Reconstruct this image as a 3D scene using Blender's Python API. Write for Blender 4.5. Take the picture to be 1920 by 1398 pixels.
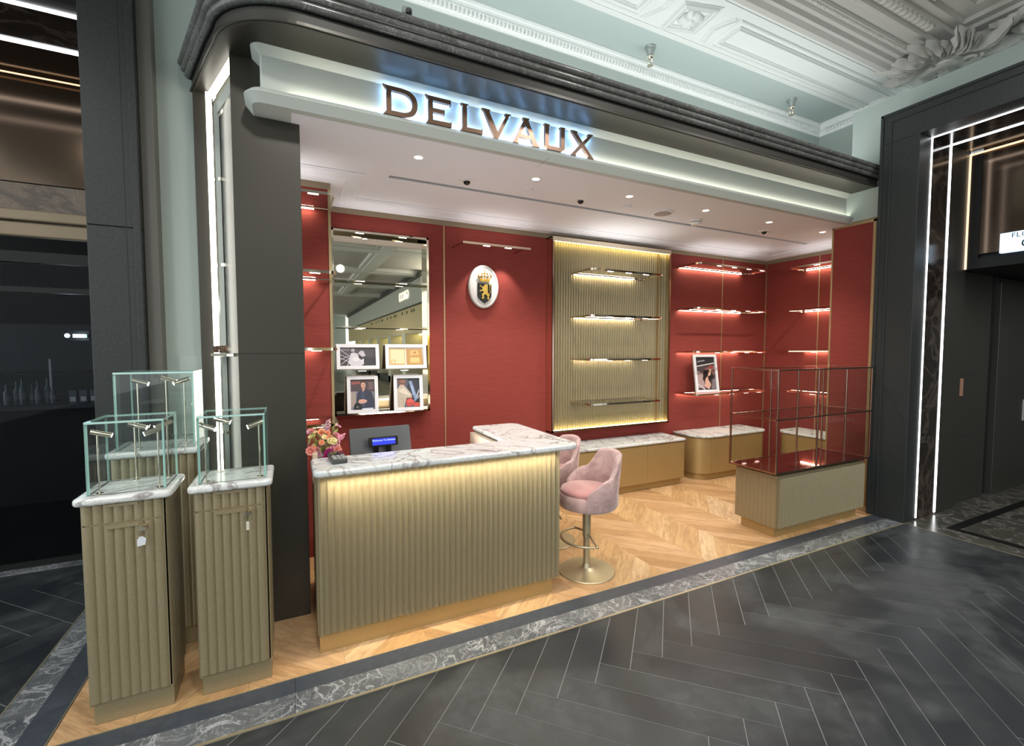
import bpy, math, random
from mathutils import Matrix, Vector
R = math.radians
random.seed(7)
for o in list(bpy.data.objects):
    bpy.data.objects.remove(o, do_unlink=True)
scene = bpy.context.scene
COL = scene.collection

# ---------------------------------------------------------------- camera, world, exposure
cd = bpy.data.cameras.new('camera')
cam = bpy.data.objects.new('camera', cd)
COL.objects.link(cam)
_y, _p, _r = R(25.8), R(-2.9), R(-0.04)
_f = Vector((math.sin(_y)*math.cos(_p), math.cos(_y)*math.cos(_p), math.sin(_p)))
_r0 = Vector((math.cos(_y), -math.sin(_y), 0)); _u0 = _r0.cross(_f)
_rr = math.cos(_r)*_r0 + math.sin(_r)*_u0; _uu = -math.sin(_r)*_r0 + math.cos(_r)*_u0
cam.matrix_world = Matrix(((_rr.x, _uu.x, -_f.x, 0), (_rr.y, _uu.y, -_f.y, 0), (_rr.z, _uu.z, -_f.z, 1.65), (0, 0, 0, 1)))
cd.sensor_fit = 'HORIZONTAL'; cd.sensor_width = 36; cd.lens = 855/1920*36
cd.clip_start = 0.05
scene.camera = cam
vs = scene.view_settings
vs.view_transform = 'Standard'; vs.look = 'None'; vs.gamma = 1.0; vs.use_curve_mapping = False
vs.exposure = 0.0
w = bpy.data.worlds.new('world'); scene.world = w; w.use_nodes = True
w.node_tree.nodes['Background'].inputs[0].default_value = (0.88, 0.95, 0.96, 1)
w.node_tree.nodes['Background'].inputs[1].default_value = 2.1

def lamp(kind, name, loc, energy, color=(1, 1, 1), size=0.1, size_y=None, rot=(0, 0, 0), **k):
    ld = bpy.data.lights.new(name, kind)
    ld.energy = energy; ld.color = color
    if kind == 'AREA':
        ld.size = size
        if size_y: ld.shape = 'RECTANGLE'; ld.size_y = size_y
    elif kind in ('POINT', 'SPOT'):
        ld.shadow_soft_size = size
    for a, b in k.items(): setattr(ld, a, b)
    o = bpy.data.objects.new(name, ld); COL.objects.link(o)
    o.location = loc; o.rotation_euler = rot
    return o
# the mall's recessed ceiling lamps (behind and above the photographer)
for mx_, my_, e_ in ((0.2, 0.9, 60), (2.6, 0.9, 60), (4.6, .9, 45), (-2.2, 0.9, 50), (0.2, -2.5, 120), (2.8, -2.5, 120), (-2.4, -2.5, 90), (1.5, -7, 200), (1.5, -13, 250)):
    lamp('SPOT', 'mall_lamp', (mx_, my_, 4.3), e_*2.2, (1, .97, .92), .12, rot=(R(8), 0, 0), spot_size=R(150), spot_blend=.8)
lamp('AREA', 'added_fill_lintel', (5.3, -5.5, 3.95), 200, (1, .96, .88), .12, 7.0, rot=(R(180), 0, 0))  # added fill lamp, brightens the hall ceiling that the mirror reflects
# lamps hidden on top of the portal cornices wash the mall ceiling
lamp('AREA', 'cornice_uplight', (2.75, 3.0, 3.52), 30, (0.97, 1, 0.99), 5.0, .4, rot=(R(180), 0, 0))

# ---------------------------------------------------------------- helpers
class MB:
    def __init__(s):
        s.v = []; s.f = []; s.m = []; s.M = None; s.mi = 0
    def add(s, vs, fs, mi=None):
        b = len(s.v)
        for p in vs:
            p = Vector(p)
            s.v.append(s.M @ p if s.M else p)
        for k, f in enumerate(fs):
            s.f.append([b+i for i in f]); s.m.append(s.mi if mi is None else (mi[k] if isinstance(mi, (list, tuple)) else mi))
        return s
    def box(s, x0, x1, y0, y1, z0, z1, mi=None):
        v = [(x0,y0,z0),(x1,y0,z0),(x1,y1,z0),(x0,y1,z0),(x0,y0,z1),(x1,y0,z1),(x1,y1,z1),(x0,y1,z1)]
        return s.add(v, [(0,3,2,1),(4,5,6,7),(0,1,5,4),(1,2,6,5),(2,3,7,6),(3,0,4,7)], mi)
    def prism(s, pts, z0, z1, mi=None, axis='z'):
        a = 0
        n = len(pts)
        for i in range(n):
            x0, y0 = pts[i]; x1, y1 = pts[(i+1) % n]; a += x0*y1-x1*y0
        if a < 0: pts = pts[::-1]
        if axis == 'z': g = lambda p, t: (p[0], p[1], t)
        elif axis == 'y': g = lambda p, t: (p[0], t, p[1])
        else: g = lambda p, t: (t, p[0], p[1])
        v = [g(p, z0) for p in pts]+[g(p, z1) for p in pts]
        F = [tuple(range(n-1, -1, -1)), tuple(range(n, 2*n))]+[(i, (i+1) % n, n+(i+1) % n, n+i) for i in range(n)]
        if axis == 'y': F = [t[::-1] for t in F]
        return s.add(v, F, mi)
    def ring(s, A, B, t0, t1, mi=None, axis='y'):
        # extruded ring between outer loop A and inner loop B (same count)
        n = len(A)
        g = (lambda p, t: (p[0], t, p[1])) if axis == 'y' else (lambda p, t: (p[0], p[1], t))
        v = [g(p, t0) for p in A]+[g(p, t0) for p in B]+[g(p, t1) for p in A]+[g(p, t1) for p in B]
        F = []
        for i in range(n):
            j = (i+1) % n
            F += [(i, j, n+j, n+i), (2*n+i, 3*n+i, 3*n+j, 2*n+j), (i, 2*n+i, 2*n+j, j), (n+i, n+j, 3*n+j, 3*n+i)]
        return s.add(v, F, mi)
    def tube(s, path, r, n=8, mi=None, closed=False, cap=True):
        path = [Vector(p) for p in path]; m = len(path); v = []
        rr = r if isinstance(r, (list, tuple)) else [r]*m
        up = None
        for i, p in enumerate(path):
            if closed: d = (path[(i+1) % m]-path[i-1])
            else: d = path[min(i+1, m-1)]-path[max(i-1, 0)]
            d.normalize()
            if up is None or abs(up.dot(d)) > .95:
                up = Vector((0, 0, 1)) if abs(d.z) < .9 else Vector((1, 0, 0))
            a = d.cross(up).normalized(); b = a.cross(d).normalized(); up = b
            for k in range(n):
                t = 2*math.pi*k/n+math.pi/n
                v.append(p+a*math.cos(t)*rr[i]+b*math.sin(t)*rr[i])
        F = []
        for i in range(m if closed else m-1):
            j = (i+1) % m
            for k in range(n):
                l = (k+1) % n
                F.append((i*n+k, i*n+l, j*n+l, j*n+k))
        if cap and not closed:
            F.append(tuple(range(n-1, -1, -1))); F.append(tuple((m-1)*n+k for k in range(n)))
        return s.add(v, F, mi)
    def lathe(s, prof, c=(0, 0, 0), n=24, mi=None, ax='z'):
        v = []; F = []; m = len(prof)
        for r_, z in prof:
            for k in range(n):
                t = 2*math.pi*k/n
                q = (r_*math.cos(t), r_*math.sin(t), z)
                if ax == 'y': q = (q[0], q[2], -q[1])
                if ax == 'x': q = (q[2], q[0], q[1])
                v.append((c[0]+q[0], c[1]+q[1], c[2]+q[2]))
        for i in range(m-1):
            for k in range(n):
                l = (k+1) % n
                F.append((i*n+k, i*n+l, (i+1)*n+l, (i+1)*n+k))
        F.append(tuple(range(n-1, -1, -1))); F.append(tuple((m-1)*n+k for k in range(n)))
        return s.add(v, F, mi)
    def sphere(s, c, r, n=8, mi=None, sc=(1, 1, 1)):
        v = []; F = []; m = n//2+1
        for i in range(m):
            a = math.pi*i/(m-1)
            for k in range(n):
                t = 2*math.pi*k/n
                v.append((c[0]+r*sc[0]*math.sin(a)*math.cos(t), c[1]+r*sc[1]*math.sin(a)*math.sin(t), c[2]-r*sc[2]*math.cos(a)))
        for i in range(m-1):
            for k in range(n):
                l = (k+1) % n
                F.append((i*n+k, i*n+l, (i+1)*n+l, (i+1)*n+k))
        return s.add(v, F, mi)
    def sweep(s, prof, path, closed=False, mi=None):
        # prof: closed polygon of (u, w): u to the RIGHT of travel, w up. path: list of (x, y[, z])
        P = [Vector((p[0], p[1], p[2] if len(p) > 2 else 0)) for p in path]; m = len(P); n = len(prof); v = []
        for i in range(m):
            if closed: a = P[i]-P[i-1]; b = P[(i+1) % m]-P[i]
            else:
                a = P[i]-P[i-1] if i else P[1]-P[0]
                b = P[i+1]-P[i] if i < m-1 else P[i]-P[i-1]
            a = Vector((a.x, a.y, 0)).normalized(); b = Vector((b.x, b.y, 0)).normalized()
            na = Vector((a.y, -a.x, 0)); nb = Vector((b.y, -b.x, 0))
            q = na+nb; q.normalize(); c = max(q.dot(na), .2)
            q = q/c
            for (u_, w_) in prof: v.append(P[i]+q*u_+Vector((0, 0, w_)))
        F = []
        for i in range(m if closed else m-1):
            j = (i+1) % m
            for k in range(n):
                l = (k+1) % n
                F.append((i*n+k, j*n+k, j*n+l, i*n+l))
        if not closed:
            F.append(tuple(range(n))); F.append(tuple((m-1)*n+k for k in range(n-1, -1, -1)))
        return s.add(v, F, mi)
    def flutes(s, p0, d, L, nrm, z0, z1, pitch=.035, depth=.009, convex=False, seg=6, mi=None):
        # vertical flutes along d from p0; ridges reach p0 + nrm*depth, closed box behind
        n = max(1, round(L/pitch)); pitch = L/n
        pr = []
        for i in range(n):
            for k in range(seg):
                t = k/seg; q = 2*t-1
                h = math.sqrt(max(0, 1-q*q)) if convex else 1-math.sqrt(max(0, 1-(q*.97)**2))
                if not convex: h = h/ (1-math.sqrt(1-.97**2))
                pr.append(((i+t)*pitch, h*depth))
        pr.append((L, 0 if convex else depth))
        pr += [(L, -.006), (0, -.006)]
        pts = [(p0[0]+d[0]*a+nrm[0]*b, p0[1]+d[1]*a+nrm[1]*b) for a, b in pr]
        return s.prism(pts, z0, z1, mi)
    def build(s, name, mats, parent=None, smooth=None, bevel=None, local=False, seg=2):
        me = bpy.data.meshes.new(name)
        off = Vector((0, 0, 0))
        if parent and not local:
            q = parent
            while q: off += q.location; q = q.parent
        me.from_pydata([tuple(p-off) for p in s.v], [], s.f)
        if not isinstance(mats, (list, tuple)): mats = [mats]
        for m_ in mats: me.materials.append(m_)
        for p, i in zip(me.polygons, s.m): p.material_index = i
        if smooth is not None:
            me.polygons.foreach_set('use_smooth', [True]*len(me.polygons))
            me.set_sharp_from_angle(angle=R(smooth))
        me.update()
        o = bpy.data.objects.new(name, me); COL.objects.link(o)
        if parent: o.parent = parent
        if bevel:
            b = o.modifiers.new('bevel', 'BEVEL'); b.width = bevel; b.segments = seg; b.limit_method = 'ANGLE'; b.angle_limit = R(40)
        return o

def tag(o, label=None, cat=None, group=None, kind=None):
    if label: o['label'] = label
    if cat: o['category'] = cat
    if group: o['group'] = group
    if kind: o['kind'] = kind
    return o
def thing(name, loc, label, cat, group=None, rz=0, kind=None):
    o = bpy.data.objects.new(name, None); COL.objects.link(o)
    o.location = loc; o.rotation_euler = (0, 0, rz); o.empty_display_size = .1
    return tag(o, label, cat, group, kind)
def copy_tree(o, parent=None):
    c = o.copy(); COL.objects.link(c)
    if parent: c.parent = parent
    for ch in list(o.children): copy_tree(ch, c)
    return c
def text(name, body, size, mat, parent, M, ext=.001, align='CENTER', spacing=1.0):
    cu = bpy.data.curves.new(name, 'FONT'); cu.body = body; cu.size = size; cu.extrude = ext
    cu.align_x = align; cu.align_y = 'CENTER'; cu.space_character = spacing; cu.resolution_u = 3
    cu.materials.append(mat)
    o = bpy.data.objects.new(name, cu); COL.objects.link(o)
    o.parent = parent
    me = bpy.data.meshes.new_from_object(o.evaluated_get(bpy.context.evaluated_depsgraph_get()))
    bpy.data.objects.remove(o, do_unlink=True)
    o = bpy.data.objects.new(name, me); COL.objects.link(o); o.parent = parent
    if not me.materials: me.materials.append(mat)
    q = Vector((0, 0, 0)); t = parent
    while t: q += t.location; t = t.parent
    o.matrix_local = Matrix.Translation(-q) @ M
    return o
def arc(cx, cy, r, a0, a1, n=6):
    return [(cx+r*math.cos(R(a0+(a1-a0)*i/n)), cy+r*math.sin(R(a0+(a1-a0)*i/n))) for i in range(n+1)]
def rrect(x0, x1, y0, y1, r, n=5):
    if not isinstance(r, (list, tuple)): r = [r]*4      # order: x0y0, x1y0, x1y1, x0y1
    p = []
    p += arc(x0+r[0], y0+r[0], r[0], 180, 270, n); p += arc(x1-r[1], y0+r[1], r[1], 270, 360, n)
    p += arc(x1-r[2], y1-r[2], r[2], 0, 90, n); p += arc(x0+r[3], y1-r[3], r[3], 90, 180, n)
    return p
def clip(poly, fn):
    # keep fn(p) >= 0 (linear half plane)
    out = []
    for i in range(len(poly)):
        a = poly[i-1]; b = poly[i]; fa = fn(a); fb = fn(b)
        if (fa >= 0) != (fb >= 0):
            t = fa/(fa-fb); out.append((a[0]+(b[0]-a[0])*t, a[1]+(b[1]-a[1])*t))
        if fb >= 0: out.append(b)
    return out
def area(p):
    return abs(sum(p[i-1][0]*p[i][1]-p[i][0]*p[i-1][1] for i in range(len(p))))/2

# ---------------------------------------------------------------- materials
def srgb(c):
    if isinstance(c, str): c = [int(c[i:i+2], 16)/255 for i in (0, 2, 4)]
    return tuple((x/12.92 if x <= .04045 else ((x+.055)/1.055)**2.4) for x in c)+(1,)
def mat(name, c, rough=.5, metal=0., spec=.5, emit=None, es=1., coat=0.):
    m = bpy.data.materials.new(name); m.use_nodes = True
    b = m.node_tree.nodes['Principled BSDF']
    b.inputs['Base Color'].default_value = srgb(c)
    b.inputs['Roughness'].default_value = rough; b.inputs['Metallic'].default_value = metal
    b.inputs['Specular IOR Level'].default_value = spec; b.inputs['Coat Weight'].default_value = coat
    if emit:
        b.inputs['Emission Color'].default_value = srgb(emit); b.inputs['Emission Strength'].default_value = es
    return m
class NT:
    def __init__(s, m): s.t = m.node_tree; s.b = s.t.nodes['Principled BSDF']
    def n(s, typ, **k):
        x = s.t.nodes.new(typ)
        for a, b in k.items():
            if a.startswith('i_'): x.inputs[a[2:].replace('_', ' ')].default_value = b
            else: setattr(x, a, b)
        return x
    def l(s, a, b): s.t.links.new(a, b)
    def ramp(s, fac, stops, interp='LINEAR'):
        r = s.n('ShaderNodeValToRGB'); r.color_ramp.interpolation = interp
        e = r.color_ramp.elements
        while len(e) < len(stops): e.new(.5)
        for q, (p, c) in zip(e, stops):
            q.position = p; q.color = srgb(c) if isinstance(c, str) else (c, c, c, 1)
        s.l(fac, r.inputs[0]); return r
    def coord(s, scale=(1, 1, 1), rot=(0, 0, 0), obj=False):
        if obj: src = s.n('ShaderNodeTexCoord').outputs['Object']
        else: src = s.n('ShaderNodeNewGeometry').outputs['Position']
        mp = s.n('ShaderNodeMapping'); mp.inputs['Scale'].default_value = scale; mp.inputs['Rotation'].default_value = rot
        s.l(src, mp.inputs[0]); return mp.outputs[0]
    def noise(s, vec, sc, det=4, rough=.55, dist=0):
        x = s.n('ShaderNodeTexNoise'); x.inputs['Scale'].default_value = sc; x.inputs['Detail'].default_value = det
        x.inputs['Roughness'].default_value = rough; x.inputs['Distortion'].default_value = dist
        s.l(vec, x.inputs['Vector']); return x.outputs['Fac']
    def mix(s, fac, a, b, mode='MIX'):
        x = s.n('ShaderNodeMix', data_type='RGBA', blend_type=mode)
        if isinstance(fac, float): x.inputs[0].default_value = fac
        else: s.l(fac, x.inputs[0])
        for k, q in ((6, a), (7, b)):
            if isinstance(q, str): x.inputs[k].default_value = srgb(q)
            else: s.l(q, x.inputs[k])
        return x.outputs[2]
    def math(s, op, a, b=0.):
        x = s.n('ShaderNodeMath', operation=op)
        for k, q in ((0, a), (1, b)):
            if isinstance(q, (int, float)): x.inputs[k].default_value = q
            else: s.l(q, x.inputs[k])
        return x.outputs[0]
    def bump(s, h, st=.2, d=.01):
        x = s.n('ShaderNodeBump'); x.inputs['Strength'].default_value = st; x.inputs['Distance'].default_value = d
        s.l(h, x.inputs['Height']); s.l(x.outputs[0], s.b.inputs['Normal'])
    def col(s, c): s.l(c, s.b.inputs['Base Color'])
def vein_mat(name, base, vein, vein2, sc=2.2, rough=.2, wd=.035, cloud=None, wd2=.02):
    m = mat(name, base, rough); t = NT(m); v = t.coord()
    n1 = t.noise(v, sc, 5, .55, 1.6); n2 = t.noise(v, sc*2.3, 5, .6, 2.2)
    a1 = t.math('ABSOLUTE', t.math('SUBTRACT', n1, .5)); a2 = t.math('ABSOLUTE', t.math('SUBTRACT', n2, .5))
    r1 = t.ramp(a1, [(0, 1.0), (wd, .0)]); r2 = t.ramp(a2, [(0, .8), (wd2, .0)])
    c = t.mix(t.ramp(t.noise(v, sc*.8, 3), [(.35, 0.), (.7, 1.)]).outputs[0], base, cloud or base)
    c = t.mix(r2.outputs[0], c, vein2); c = t.mix(r1.outputs[0], c, vein)
    t.col(c); return m
MARBLE = vein_mat('calacatta_marble', 'd3d5d4', '8f8a89', 'aca5a1', 2.3, .16, .026, 'c3c8c9', .02)
DKMARBLE = vein_mat('dark_veined_marble', '6a6d70', 'a2a5a8', '8b8e91', 3.4, .25, .02, '484b50', .035)
BRMARBLE = vein_mat('brown_black_marble', '231e1b', '4d433c', '352d28', 2.2, .14, .05, '191512', .04)
LOBBYM = vein_mat('lobby_marble', '44443f', '6a6862', '57554f', 3.0, .22, .045, '32322d', .03)
GREYM = vein_mat('grey_showcase_marble', '565550', '3c3b37', '73716b', 5.0, .25, .05, '75736c', .03)
TOPSTONE = vein_mat('grey_cornice_marble', '6b6c6a', '9b9b98', '83837f', 9.0, .2, .012, '585956', .008)

def red_mat():
    m = mat('red_silk_wallcovering', 'a03a35', .75, spec=.25); t = NT(m)
    n1 = t.noise(t.coord((2.5, 2.5, 90)), 3, 4, .6); n2 = t.noise(t.coord((1, 1, 1)), 1.2, 2)
    c = t.mix(t.ramp(n1, [(.3, 0.), (.75, 1.)]).outputs[0], '78312b', '8d3d35')
    t.col(c); t.bump(n1, .15, .002); return m
RED = red_mat()
def gold_mat(name, c1, c2, rough=.42, metal=.55):
    m = mat(name, c1, rough, metal); t = NT(m)
    n1 = t.noise(t.coord((1, 1, 1)), 260, 2, .5)
    t.col(t.mix(t.ramp(n1, [(.3, 0.), (.7, 1.)]).outputs[0], c1, c2)); return m
GOLD = gold_mat('champagne_gold_lacquer', '8d8164', '9c9074', .4, .5)
GOLD2 = gold_mat('smooth_gold_lacquer', 'a68c5c', 'b09667', .4, .5)
BRASS = mat('satin_brass', 'b9ae92', .4, .75)
TRIM = mat('champagne_trim', 'b5a07a', .4, .7)
TAUPE = mat('taupe_trim', '8d7d66', .5, .3)
CHROME = mat('polished_pale_gold', 'efe4d2', .06, 1.)
BRONZE = mat('polished_bronze', 'b89a8a', .17, 1.)
MIRROR = mat('mirror_glass', 'e9e2cf', .015, 1.)
DKBRONZE = mat('dark_bronze_letter', '876b59', .3, .6)
PORTAL = mat('dark_bronze_portal_panel', '3f3c35', .36, .3)
FASCIA = mat('dark_bronze_fascia', '3a3833', .5, .1)
BLACKGAP = mat('black_gap', '060606', .6)
def stone(name, a, b, rough, sc=60):
    m = mat(name, a, rough, spec=.4); t = NT(m)
    n1 = t.noise(t.coord(), sc, 5, .7); n2 = t.noise(t.coord(), 5, 5, .6)
    c = t.mix(t.ramp(n1, [(.4, 0.), (.75, 1.)]).outputs[0], a, b)
    c = t.mix(t.ramp(n2, [(.72, 0.), (.78, .6)]).outputs[0], c, '5a6060')
    t.col(c); t.bump(n2, .08, .003); return m
GRANITE = stone('black_leathered_granite', '222525', '303434', .42)
def tile_mat():
    m = mat('charcoal_slate_tile', '2f3336', .38, spec=.45); t = NT(m)
    v = t.coord()
    oi = t.n('ShaderNodeObjectInfo').outputs['Random']
    n1 = t.noise(v, 1.7, 5, .6, .8); n2 = t.noise(v, 9, 6, .65, .5)
    base = t.mix(oi, '212428', '2d3134')
    smear = t.ramp(n1, [(.45, 0.), (.62, .75)]).outputs[0]
    sp = t.ramp(n2, [(.35, .2), (.7, 1.)]).outputs[0]
    c = t.mix(t.math('MULTIPLY', smear, sp), base, '4b4f50')
    t.col(c)
    rr = t.ramp(n1, [(.4, .3), (.65, .5)]); t.l(rr.outputs[0], t.b.inputs['Roughness'])
    t.bump(n2, .06, .003); return m
TILE = tile_mat()
GROUT = mat('grey_grout', '86898a', .8)
DKSTRIP = stone('blue_grey_slate_strip', '3b4048', '474c54', .4, 20)
def wood_mat(name, ang, cs):
    m = mat(name, 'c49a66', .42, spec=.4); t = NT(m)
    v = t.coord((1, 1, 1), (0, 0, R(ang)))
    mp = t.n('ShaderNodeMapping'); mp.inputs['Scale'].default_value = (2.2, 16, 1); t.l(v, mp.inputs[0])
    oi = t.n('ShaderNodeObjectInfo').outputs['Random']
    ad = t.n('ShaderNodeVectorMath', operation='ADD'); cb = t.n('ShaderNodeCombineXYZ')
    t.l(t.math('MULTIPLY', oi, 37.), cb.inputs[0]); t.l(t.math('MULTIPLY', oi, 91.), cb.inputs[1])
    t.l(mp.outputs[0], ad.inputs[0]); t.l(cb.outputs[0], ad.inputs[1])
    n1 = t.noise(ad.outputs[0], 1.4, 5, .62, 1.2); n2 = t.noise(ad.outputs[0], 6, 4, .7, .3)
    base = t.ramp(oi, [(0, cs[0]), (.5, cs[1]), (1, cs[2])]).outputs[0]
    c = t.mix(t.ramp(n1, [(.35, 0.), (.72, .8)]).outputs[0], base, '8d6a45')
    c = t.mix(t.ramp(n2, [(.45, 0.), (.75, .35)]).outputs[0], c, 'dfc096')
    t.col(c); return m
WOODA = wood_mat('oak_plank_right', -45, ['b8905f', 'cba87c', 'd9bc96']); WOODB = wood_mat('oak_plank_left', 45, ['a27b4f', 'bd9468', 'cda880'])  # left planks darker: sheen differing with grain direction is put into the colour
SUBFLOOR = mat('dark_oak_joint', '6a4526', .7)
MINT = mat('mint_green_paint', 'a7b2ad', .75, spec=.25)
MINTC = mat('pale_mint_ceiling_paint', 'b5c2bf', .8, spec=.2)
COVEP = mat('pale_sage_lacquer', 'bac0ba', .45, spec=.35)
WHITE = mat('white_plaster', 'dcdfdc', .75, spec=.2)
CROWNW = mat('bright_white_plaster', 'eef0ee', .7, spec=.2)
GREYPL = mat('warm_grey_plaster', 'c3c1bb', .8, spec=.2)
SHOPCEIL = mat('shop_ceiling_paint', 'e6e7ec', .7, spec=.25)
WHITEPL = mat('white_plastic', 'e6e4e0', .4)
def velvet():
    m = mat('pink_velvet', 'b58f8b', .8, spec=.2); t = NT(m)
    t.b.inputs['Sheen Weight'].default_value = .6; t.b.inputs['Sheen Roughness'].default_value = .35
    n = t.noise(t.coord(obj=True), 9, 5, .65, 1.)
    t.col(t.mix(t.ramp(n, [(.35, 0.), (.7, 1.)]).outputs[0], 'a58987', 'c6a9a5')); return m
VELVET = velvet()
VELVETS = mat('rose_velvet_seat', 'b4807d', .8, spec=.2); VELVETS.node_tree.nodes['Principled BSDF'].inputs['Sheen Weight'].default_value = .6
def glass(name, tint, ior=1.5):
    m = bpy.data.materials.new(name); m.use_nodes = True; t = m.node_tree; t.nodes.clear()
    o = t.nodes.new('ShaderNodeOutputMaterial'); mx = t.nodes.new('ShaderNodeMixShader')
    tr = t.nodes.new('ShaderNodeBsdfTransparent'); gl = t.nodes.new('ShaderNodeBsdfGlossy'); fr = t.nodes.new('ShaderNodeFresnel')
    tr.inputs[0].default_value = srgb(tint); gl.inputs['Roughness'].default_value = .02; fr.inputs[0].default_value = ior
    ge = t.nodes.new('ShaderNodeNewGeometry'); ma = t.nodes.new('ShaderNodeMath'); ma.operation = 'MULTIPLY'; su = t.nodes.new('ShaderNodeMath'); su.operation = 'SUBTRACT'; su.inputs[0].default_value = 1
    t.links.new(ge.outputs['Backfacing'], su.inputs[1]); t.links.new(su.outputs[0], ma.inputs[0]); t.links.new(fr.outputs[0], ma.inputs[1])
    t.links.new(ma.outputs[0], mx.inputs[0]); t.links.new(tr.outputs[0], mx.inputs[1]); t.links.new(gl.outputs[0], mx.inputs[2])
    t.links.new(mx.outputs[0], o.inputs[0]); return m
GLASS = glass('clear_glass', 'f9fcfb')
DKGLASS = glass('tinted_shop_glass', 'ccd0d4', 1.18)
GEDGE = mat('green_glass_edge', 'a9cfc8', .12, spec=.6, coat=.5)
LENS2 = mat('case_lamp_lens', 'ffffff', .5, emit='fff2df', es=45.)
LED = mat('white_led', 'ffffff', .5, emit='fffaec', es=4.)
LEDC = mat('cool_led_tube', 'ffffff', .5, emit='fbfdff', es=5.)
LEDW = mat('warm_led', 'ffffff', .5, emit='fff0a8', es=14.)
LEDS = mat('shelf_led', 'ffffff', .5, emit='fff0d4', es=42.)
LENS = mat('lamp_lens', 'ffffff', .5, emit='fff6ea', es=4.)
HALO = mat('blue_white_halo_led', 'ffffff', .5, emit='86bcff', es=13.)
COPPER = mat('copper_led', 'ffffff', .5, emit='ffcf9a', es=1.1)
DOWN = mat('downlight_lens', 'ffffff', .5, emit='fff4e6', es=6.)
BLACK = mat('black_plastic', '121212', .4, spec=.25)
DKGREY = mat('dark_grey_plastic', '3b3d3f', .4)
SILVER = mat('grey_metallic_plastic', '56585a', .36, .6)
BLUELCD = mat('blue_lcd', '1b2bd0', .3, emit='2233ee', es=.9)
LCDTXT = mat('lcd_text', 'bcd0ff', .3, emit='a9c4ff', es=1.)
FRAMEW = mat('white_frame_lacquer', 'dcdde2', .35)
FRAMEB = mat('brown_frame_back', '5c4a3c', .6)
METALP = mat('dark_brushed_metal', '504f4b', .36, .7)
BRMIRROR = mat('brown_mirror', '57493d', .13, .85)
SIGNW = mat('sign_light_face', 'dff0ff', .4, emit='cfe6ff', es=1.1)
SIGNT = mat('sign_dark_text', '22303a', .5)
DARKROOM = mat('dark_room', '0b0c0f', .7)

# ---------------------------------------------------------------- setting: mall floor
floor = MB().box(-6, 9.5, -14, 2.208, -.06, -.0016).box(-6, -1.222, 2.208, 6.6, -.06, -.0016).build('floor', GROUT)
tag(floor, 'charcoal herringbone stone tile floor of the mall hall', 'floor', kind='structure')
WT = .1552; LT = .816; s2 = math.sqrt(.5); PIT = WT/s2; H = LT*s2
tiles = []
def tile(poly):
    tiles.append(poly)
g = .0018
for row in range(-6, 6):
    # row 0: tiles falling to the right between Y 1.785/1.895 and 1.208/1.318
    y0 = 1.785+row*H
    xo = 1.320-(row % 2)*H
    for k in range(-32, 30):
        if row % 2 == 0:
            B = (1.320+PIT*k, y0); d = (s2, -s2); wv = (s2, s2)
        else:
            # rising tiles: lower short edge from A (upper left) to B (lower right), length up-right
            B = (1.320+PIT*k, 1.785+(row-1)*H); d = (s2, s2); wv = (-s2, s2)
            B = (B[0], B[1])
        a0, a1, b0, b1 = g, LT-g, g, WT-g
        p = [(B[0]+d[0]*a+wv[0]*b, B[1]+d[1]*a+wv[1]*b) for a, b in ((a0, b0), (a1, b0), (a1, b1), (a0, b1))]
        tiles.append(p)
n = 0
for p in tiles:
    cx = sum(q[0] for q in p)/4; cy = sum(q[1] for q in p)/4
    if cx < -3.4 or cx > 5.7 or cy < -.75 or cy > 4.9: continue
    pcs = []
    if max(q[0] for q in p) < -1.2265: pcs = [clip(p, lambda q: 4.54-q[1])]
    else:
        pcs = [clip(p, lambda q: 2.2055-q[1])]
        q_ = clip(p, lambda q: q[1]-2.2055)
        if len(q_) > 2: pcs.append(clip(clip(q_, lambda q: -1.2265-q[0]), lambda q: 4.54-q[1]))
    for p in pcs:
        if len(p) > 2: p = clip(p, lambda q: 5.205-q[0])
        if len(p) < 3 or area(p) < .0015: continue
        n += 1
        MB().prism(p, -.02, random.uniform(-.0006, .0004)).build('tile', TILE, floor)
back_floor = MB().box(-5.9, 5.2, -13.9, -1.3, -.004, -.0005).build('floor_field', TILE, floor)

# thresholds of the shop: brass line, veined marble strip, slate strip (front and left)
def strip(name, label, x0, x1, y0, y1, m, joints, ax, z=.001):
    t = thing(name, ((x0+x1)/2, (y0+y1)/2, 0), label, 'trim', kind='structure')
    js = [x0 if ax == 'x' else y0]+joints+[x1 if ax == 'x' else y1]
    for a, b in zip(js[:-1], js[1:]):
        if ax == 'x': MB().box(a+.001, b-.001, y0, y1, -.03, z).build('slab', m, t)
        else: MB().box(x0, x1, a+.001, b-.001, -.03, z).build('slab', m, t)
strip('trim_1', 'veined dark marble strip along the front of the shop threshold', -1.215, 5.345, 2.221, 2.36, DKMARBLE, [-.02, 1.0, 2.02, 3.05, 4.1], 'x')
strip('trim_2', 'blue-grey slate strip along the front edge of the oak floor', -1.08, 5.345, 2.36, 2.468, DKSTRIP, [-.02, 1.0, 2.02, 3.05, 4.1], 'x')
strip('trim_3', 'veined dark marble strip left of the display stands', -1.215, -1.08, 2.36, 4.5, DKMARBLE, [3.2], 'y')
strip('trim_4', 'blue-grey slate strip left of the display stands', -1.08, -.965, 2.468, 3.44, DKSTRIP, [2.95], 'y')
t = MB().box(-1.222, 5.25, 2.2085, 2.2205, -.03, .002).box(-1.2225, -1.2155, 2.2205, 4.5, -.03, .002).build('trim_5', BRASS)
tag(t, 'thin brass line between the herringbone tiles and the marble strip', 'trim', kind='structure')
t = MB().box(-.963, 5.2, 2.4685, 2.4735, -.03, .002).box(-.966, -.961, 2.4735, 3.44, -.03, .002).build('trim_6', BRASS)
tag(t, 'thin brass edge of the oak floor', 'trim', kind='structure')

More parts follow.
